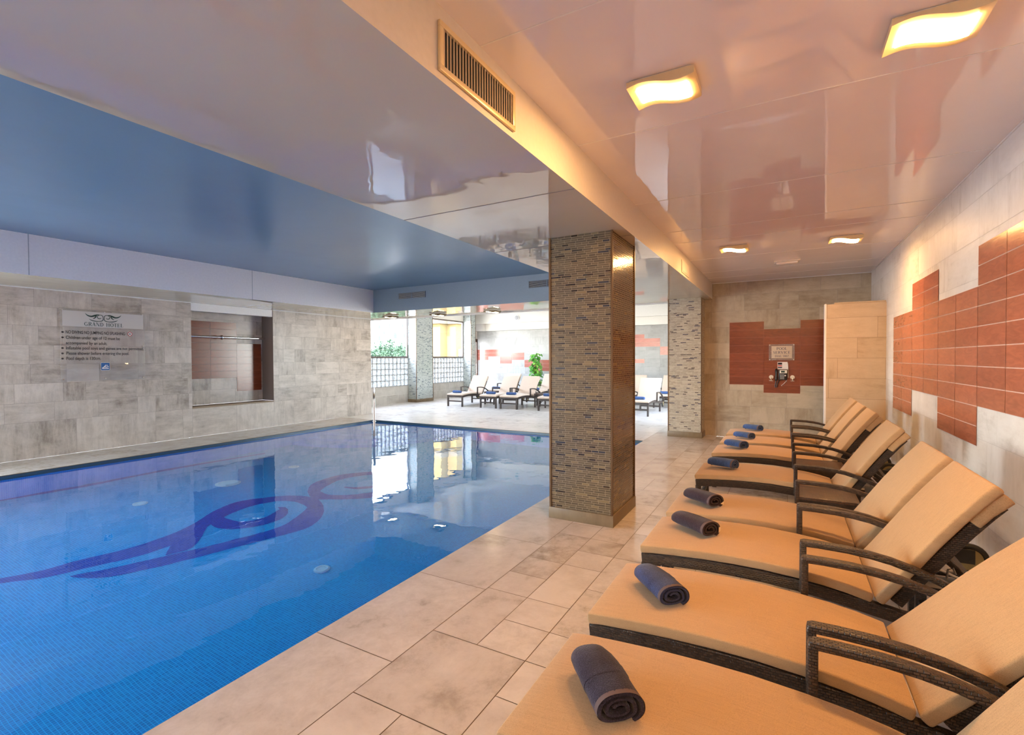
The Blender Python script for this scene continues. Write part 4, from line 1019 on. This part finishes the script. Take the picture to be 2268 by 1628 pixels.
flatmesh('crossed_figure', [[(c_[0] + a, c_[1] + b) for a, b in q_] for q_ in (ribbon([(-.02, .018), (.02, -.018)], [.008, .008]) + ribbon([(-.02, -.018), (.018, .018)], [.008, .006]))], Ox, Ux, Vx, m_ink, t, .0009)
p0 = S2(890, 1285); p1 = S2(1050, 1145)
def RR(x0, y0, x1, y1, r, n=4):
    out = []
    for cx_, cy_, a in ((x1 - r, y1 - r, 0), (x0 + r, y1 - r, 90), (x0 + r, y0 + r, 180), (x1 - r, y0 + r, 270)):
        out += [(cx_ + r * math.cos(math.radians(a + 90 * k / n)), cy_ + r * math.sin(math.radians(a + 90 * k / n))) for k in range(n + 1)]
    return out
flatmesh('swim_symbol_border', [RR(p0[0] - .004, p0[1] - .004, p1[0] + .004, p1[1] + .004, .012)], Ox, Ux, Vx, m_paper, t)
flatmesh('swim_symbol', [RR(p0[0], p0[1], p1[0], p1[1], .01)], Ox, Ux, Vx, m_signblue, t, .0006)
sw, sh = p1[0] - p0[0], p1[1] - p0[1]
fig = [(p0[0] + .12 * sw, p0[1] + .16 * sh), (p0[0] + .9 * sw, p0[1] + .16 * sh), (p0[0] + .9 * sw, p0[1] + .27 * sh), (p0[0] + .12 * sw, p0[1] + .27 * sh)]
bodyq = [[(p0[0] + a * sw, p0[1] + b * sh) for a, b in q_] for q_ in (ribbon([(.12, .3), (.4, .45), (.7, .4)], [.08, .16, .1]) + ribbon([(.42, .5), (.5, .68), (.8, .66)], [.1, .1, .07]))]
hd = [(p0[0] + (.8 + .07 * math.cos(k * PI / 6)) * sw, p0[1] + (.46 + .09 * math.sin(k * PI / 6)) * sh) for k in range(12)]
flatmesh('swimmer_figure', [fig, hd] + bodyq, Ox, Ux, Vx, m_paper, t, .0012)
for a, b in ((sy0 + .03, sz1 - .03), ((sy0 + sy1) / 2, sz1 - .03), (sy1 - .03, sz1 - .03), (sy0 + .03, sz0 + .03), ((sy0 + sy1) / 2, sz0 + .03), (sy1 - .03, sz0 + .03), (sy0 + .03, (sz0 + sz1) / 2), (sy1 - .03, (sz0 + sz1) / 2)):
    mb = MB(); mb.cyl((XL + .004, a, b), (XS + .006, a, b), .010, 12); mb.build('standoff', m_steel, t)

# pool service sign
Y0 = YW - .02
t = thing('service_sign', 'tan pool service sign with clear border on the red tiles of the end wall', 'sign')
mb = MB(); mb.box(-.258, Y0 - .004, 1.452, .15, Y0, 1.746, .001); mb.build('acrylic_panel', m_acrylic, t)
mb = MB(); mb.box(-.215, Y0 - .007, 1.49, .111, Y0 - .0045, 1.712, .001); mb.build('plate', m_tanplate, t)
O2, U2, V2 = (0, Y0 - .0085, 0), (1, 0, 0), (0, 0, 1)
flatmesh('lettering', serif('POOL', -.135, .032, 1.642, .046) + serif('SERVICE', -.19, .085, 1.573, .046) + serif('DIAL 1007', -.16, .058, 1.512, .036), O2, U2, V2, m_navyink, t)
for x, z in ((-.243, 1.732), (.136, 1.732), (-.243, 1.466), (.136, 1.466)):
    mb = MB(); mb.cyl((x, YW - .004, z), (x, Y0 - .009, z), .008, 12); mb.build('screw', m_chrome, t)
# wall telephone
t = thing('wall_telephone', 'dark corded wall telephone with cream display below the service sign', 'telephone')
Yp = YW - .004
mb = MB(); mb.box(-.10, Yp - .06, 1.10, .036, Yp, 1.285, .012); mb.build('body', m_black, t)
mb = MB(); mb.box(-.082, Yp - .072, 1.222, .034, Yp - .061, 1.278, .006); dsp = mb.build('display_panel', m_cream, t)
mb = MB(); mb.box(-.062, Yp - .0745, 1.234, -.002, Yp - .0725, 1.266); mb.build('screen', m_darkgreen, dsp)
mb = MB()
for i in range(4):
    for j in range(3): mb.box(-.07 + j * .022, Yp - .066, 1.115 + i * .024, -.056 + j * .022, Yp - .0605, 1.130 + i * .024, .002)
mb.build('keypad', m_grey, t)
mb = MB(); mb.cyl((.006, Yp - .061, 1.18), (.006, Yp - .068, 1.18), .012, 14); mb.build('button', m_paper, t)
mb = MB(); mb.tube([(-.132, Yp - .05, 1.285), (-.133, Yp - .075, 1.27), (-.134, Yp - .07, 1.20), (-.135, Yp - .075, 1.12), (-.135, Yp - .05, 1.10)], [.022, .026, .018, .026, .022], 12); mb.build('handset', m_black, t)
mb = MB(); mb.tube([(-.135, Yp - .05, 1.10), (-.15, Yp - .04, 1.02), (-.152, Yp - .035, .965), (-.128, Yp - .035, .965), (-.12, Yp - .035, 1.03), (-.09, Yp - .03, 1.10)], .008, 8); mb.build('cord', m_black, t)
o = MB(); o.box(-.118, Yp - .018, 1.29, .042, Yp, 1.425, .001); ob = o.build('leaflet_holder', m_paper); tag(ob, 'white leaflet with small pictures tucked behind the wall telephone', 'leaflet')
for k, (zz0, zz1) in enumerate(((1.375, 1.412), (1.345, 1.365), (1.315, 1.335))):
    mb = MB(); mb.quad((-.112, Yp - .0195, zz0), (-.045, Yp - .0195, zz0), (-.045, Yp - .0195, zz1), (-.112, Yp - .0195, zz1)); mb.build('printed_picture', [m_plum, m_signred, m_plum][k], ob, smooth=False)
mb = MB(); mb.tube([(.045, Yp - .02, 1.40), (.05, Yp - .02, 1.25), (.052, Yp - .02, 1.14)], .006, 8); mb.tube([(.03, Yp - .02, 1.09), (-.02, Yp - .03, 1.03), (-.055, Yp - .03, 1.0), (-.045, Yp - .03, .99)], .004, 6); tag(mb.build('white_cable', m_paper), 'thin white cable hanging beside the wall telephone', 'cable')
def tap(x, z, lab):
    t = thing('wall_tap', lab, 'tap', (x, YW - .004, z), group='taps by the telephone')
    mb = MB(); mb.cyl((0, 0, 0), (0, -.014, 0), .036, 20); mb.build('rosette', m_chrome, t)
    mb = MB(); mb.cyl((0, -.014, 0), (0, -.07, 0), .012, 12); mb.tube([(0, -.06, 0), (0, -.065, -.04), (0, -.065, -.065)], .011, 10); mb.build('spout', m_chrome, t)
    mb = MB(); mb.cyl((-.03, -.065, -.066), (.03, -.065, -.066), .008, 8); mb.build('handle', m_chrome, t)
    return t
tap(-.218, 1.15, 'small chrome wall tap left of the telephone'); tap(.118, 1.15, 'small chrome wall tap right of the telephone')

# pool handrail in the corner
t = thing('pool_handrail', 'slim stainless steel handrail rising from the pool corner steps', 'handrail')
q = un(829, 953, 'z', WZ); dv = Vector((q.x, q.y, 0)).normalized()
A = Vector((q.x, q.y, 0)); mb = MB()
P0 = A + Vector((0, 0, -.9)); P1 = A + Vector((0, 0, .62)); P2 = A + dv * .08 + Vector((0, 0, .72)); P3 = A + dv * 1.05 + Vector((0, 0, .80)); P4 = A + dv * 1.15 + Vector((0, 0, .72)); P5 = A + dv * 1.15 + Vector((0, 0, 0))
mb.tube([P0, P1, A + dv * .02 + Vector((0, 0, .68)), P2, P3, A + dv * 1.13 + Vector((0, 0, .78)), P4, P5], .026, 12); mb.build('rail', plain('satin_steel', (.42, .38, .35), .28, 1.0), t)
mb = MB(); mb.cyl(P5, P5 + Vector((0, 0, .012)), .05, 20); mb.build('floor_flange', m_steel, t)

# climbing plant by the far wall
pb = un(1187, 834, 'y', 17.2)
t = thing('climbing_plant', 'green leafy climbing plant on a pole by the white far wall', 'plant', (pb.x, 17.2, 0))
mb = MB(); mb.tube([(0, 0, .003), (0, 0, .02), (0, 0, .40), (0, 0, .44), (0, 0, .44), (0, 0, .38)], [.13, .15, .20, .21, .18, .17], 24); mb.build('pot', m_cream, t)
mb = MB(); mb.cyl((0, 0, .38), (0, 0, 1.5), .03, 10); mb.build('pole', m_stem, t)
rn = random.Random(8)
for mt, cnt in ((m_leaf, 190), (m_leaf2, 110)):
    mb = MB()
    for k in range(cnt):
        h = rn.uniform(.45, 1.72); a = rn.uniform(0, 2 * PI); r = rn.uniform(.05, .25) * (1.1 - .25 * (h - .45)); s_ = rn.uniform(.075, .125)
        c_ = Vector((r * math.cos(a), r * math.sin(a), h)); out = Vector((math.cos(a), math.sin(a), -.75)).normalized(); sd = out.cross(Vector((0, 0, 1))).normalized(); up_ = sd.cross(out)
        pts = [(-.1, 0, 0), (.1, .5, .06), (.45, .58, .05), (.9, .3, 0), (1.25, 0, -.12), (.9, -.3, 0), (.45, -.58, .05), (.1, -.5, .06)]
        vs = [c_ + out * a_ * s_ + sd * b_ * s_ + up_ * cc * s_ for a_, b_, cc in pts]
        mb.add(vs, [(0, 1, 2, 3, 4), (0, 4, 5, 6, 7)])
    mb.build('foliage', mt, t, smooth=False, fixn=False)

# ------------------------------------------------------------------ outside the windows
XO = -38.0
t = thing('church_building', 'pale stone building with pointed windows outside the left far window', 'building', (0, 0, 0))
ya = un(800, 760, 'x', XO).y; yb = un(960, 760, 'x', XO).y
mb = MB(); mb.box(XO - 4, ya, -3, XO, yb, 13.0); mb.build('facade', m_facade, t, smooth=False)
def S3(x, y_): return un(820 + x / 7.08, 670 + y_ / 7.08, 'x', XO + .05)
for x, y_, w, h in ((145, 378, .11, .24), (145, 552, .11, .26), (300, 362, .10, .22), (510, 350, .12, .24), (395, 515, .24, .36), (540, 515, .12, .32), (220, 470, .10, .2)):
    c_ = S3(x, y_); mb = MB(); pts = [(-w, -h / 1), (w, -h / 1), (w, h * .2), (w * .6, h * .65), (0, h), (-w * .6, h * .65), (-w, h * .2)]
    mb.poly([(c_.x, c_.y + a, c_.z + b) for a, b in pts]); mb.build('pointed_window', plain('window_blue_grey', (.05, .056, .066), .5, 0., 0.), t, smooth=False)
t = thing('ochre_building', 'yellow rendered building corner with cornice outside the right far window', 'building')
x1 = -16.5
c1 = un(975, 760, 'x', x1); y0 = c1.y
c2 = un(990, 760, 'x', x1); y1 = c2.y
c3 = un(1009.5, 760, 'y', y1); x2 = c3.x
l1 = un(952.5, 760, 'y', y0)
mb = MB(); mb.box(l1.x, y0, -3, x1, y1 + 4, 9); mb.build('block', m_yellow, t, smooth=False)
mb = MB(); mb.box(x1 - 1, y1, -3, x2, y1 + 4, 9); mb.build('block', m_yellow, t, smooth=False)
zc = un(975, 717, 'x', x1).z; mb = MB(); mb.box(l1.x - .12, y0 - .25, zc, x1 + .2, y1 + .05, zc + .35, .03); mb.box(x1 - .1, y1 - .2, zc, x2 + .2, y1 + 3, zc + .35, .03); mb.build('cornice', m_cornice, t)
mb = MB(); zg = un(1015, 783, 'x', x2 + .01); mb.box(x2 - .0, zg.y, 1.2, x2 + .1, zg.y + .35, zg.z + .25); mb.build('side_window', m_dark, t)
rn = random.Random(12)
def tree(x, y, z, r, hh, lab):
    t = thing('tree', lab, 'tree', (x, y, -3), group='trees outside the windows')
    mb = MB(); mb.tube([(0, 0, 0), (.1, .05, z + 2)], [.22, .1], 8); mb.build('trunk', m_stem, t)
    mb = MB()
    for k in range(3800):
        a = rn.uniform(0, 2 * PI); c_ = rn.uniform(-1, 1); s_ = math.sqrt(1 - c_ * c_); q_ = rn.uniform(.45, 1) * (1 + .25 * math.sin(3 * a) * math.sin(4 * c_))
        p = Vector((r * q_ * s_ * math.cos(a), r * q_ * s_ * math.sin(a), z + 3 + hh * q_ * c_)); n_ = Vector((rn.uniform(-1, 1), rn.uniform(-1, 1), rn.uniform(-.3, 1))).normalized()
        u_ = n_.cross(Vector((.3, .2, .9))).normalized() * rn.uniform(.045, .10); w_ = n_.cross(u_)
        mb.add([p - u_ - w_ * .5, p + u_ - w_ * .5, p + u_ * .4 + w_, p - u_ * .4 + w_], [(0, 1, 2, 3)])
    mb.build('crown', m_tree, t, smooth=False, fixn=False)
XT = -21.5
for k_, (u, vtop, r, lab) in enumerate(((830, 752, 1.6, 'leafy tree at the left edge of the left far window'), (858, 748, 1.5, 'taller leafy tree in the middle of the left far window'), (885, 755, 1.9, 'leafy tree before the large pointed window'), (902, 754, 1.3, 'leafy tree beside the slim mosaic column'), (946, 757, 1.2, 'leafy tree left of the yellow building'))):
    p = un(u, vtop, 'x', XT - (0, 5.5, 9.5, 2.5, 0)[k_]); tree(p.x, p.y, p.z - 2.2, r * .85, 2.0, lab)
mb = MB(); mb.box(-70, -30, -3.4, XW - .5, 70, -3.0); struct('ground_outside', mb, plain('outside_ground', (.36, .35, .33), .9), smooth=False)

# ------------------------------------------------------------------ light
w = bpy.data.worlds.new('world'); S.world = w; w.use_nodes = True; nt = w.node_tree; nt.nodes.clear()
bg = nt.nodes.new('ShaderNodeBackground'); ou = nt.nodes.new('ShaderNodeOutputWorld'); sky = nt.nodes.new('ShaderNodeTexSky')
sky.sky_type = 'NISHITA'; sky.sun_disc = False; sky.sun_elevation = math.radians(48); sky.sun_rotation = math.radians(170)
mxw = nt.nodes.new('ShaderNodeMix'); mxw.data_type = 'RGBA'; mxw.inputs[0].default_value = .75; nt.links.new(sky.outputs[0], mxw.inputs[6]); mxw.inputs[7].default_value = (1.0, 1.05, 1.12, 1)
nt.links.new(mxw.outputs[2], bg.inputs[0]); bg.inputs[1].default_value = 17.0; nt.links.new(bg.outputs[0], ou.inputs[0])
def light(name, typ, loc, energy, col, **kw):
    l = bpy.data.lights.new(name, typ); l.energy = energy; l.color = col
    for k, v_ in kw.items(): setattr(l, k, v_)
    o = bpy.data.objects.new(name, l); COL.objects.link(o); o.location = loc; return o
su = light('sun', 'SUN', (0, 0, 20), 45, (1, .93, .82), angle=.03); su.rotation_euler = Vector((0, .8, -.62)).to_track_quat('-Z', 'Y').to_euler()
def area(name, loc, d, sx, sy, energy, col, portal=False, spread=PI):
    o = light(name, 'AREA', loc, energy, col, shape='RECTANGLE', size=sx, size_y=sy, spread=spread)
    o.rotation_euler = Vector(d).to_track_quat('-Z', 'Z').to_euler()
    if portal: o.data.cycles.is_portal = True
    return o
area('portal_near', (XL - .12, (WY0 + WY1) / 2, 1.475), (1, 0, 0), WY1 - WY0, 2.0, 0, (1, 1, 1), True)
area('portal_back', ((BW0 + BW1) / 2, YN - .22, 1.5), (0, 1, 0), BW1 - BW0, 2.0, 0, (1, 1, 1), True)
area('portal_side', (XE + .17, (FY0 + FY1) / 2, 1.62), (-1, 0, 0), FY1 - FY0, 2.5, 0, (1, 1, 1), True)
for a, b in wins: area('portal_far', (XW - .08, (a + b) / 2, 1.8), (1, 0, 0), b - a, 2.5, 0, (1, 1, 1), True)
# unseen fill light added under the water surface to turn the pool blue
area('pool_fill_light', (-6.3, .9, WZ - .02), (0, 0, -1), 4.6, 7.0, 44, (.12, .50, 1))

# ------------------------------------------------------------------ render look
S.cycles.use_denoising = True
try: S.cycles.denoiser = 'OPENIMAGEDENOISE'
except Exception: pass
S.cycles.max_bounces = 12; S.cycles.diffuse_bounces = 5; S.cycles.glossy_bounces = 5; S.cycles.transmission_bounces = 8; S.cycles.transparent_max_bounces = 12
S.cycles.sample_clamp_indirect = 6.0; S.cycles.sample_clamp_direct = 0.0; S.cycles.blur_glossy = .5
S.view_settings.view_transform = 'Standard'; S.view_settings.look = 'None'; S.view_settings.exposure = 0.0; S.view_settings.gamma = 1.0
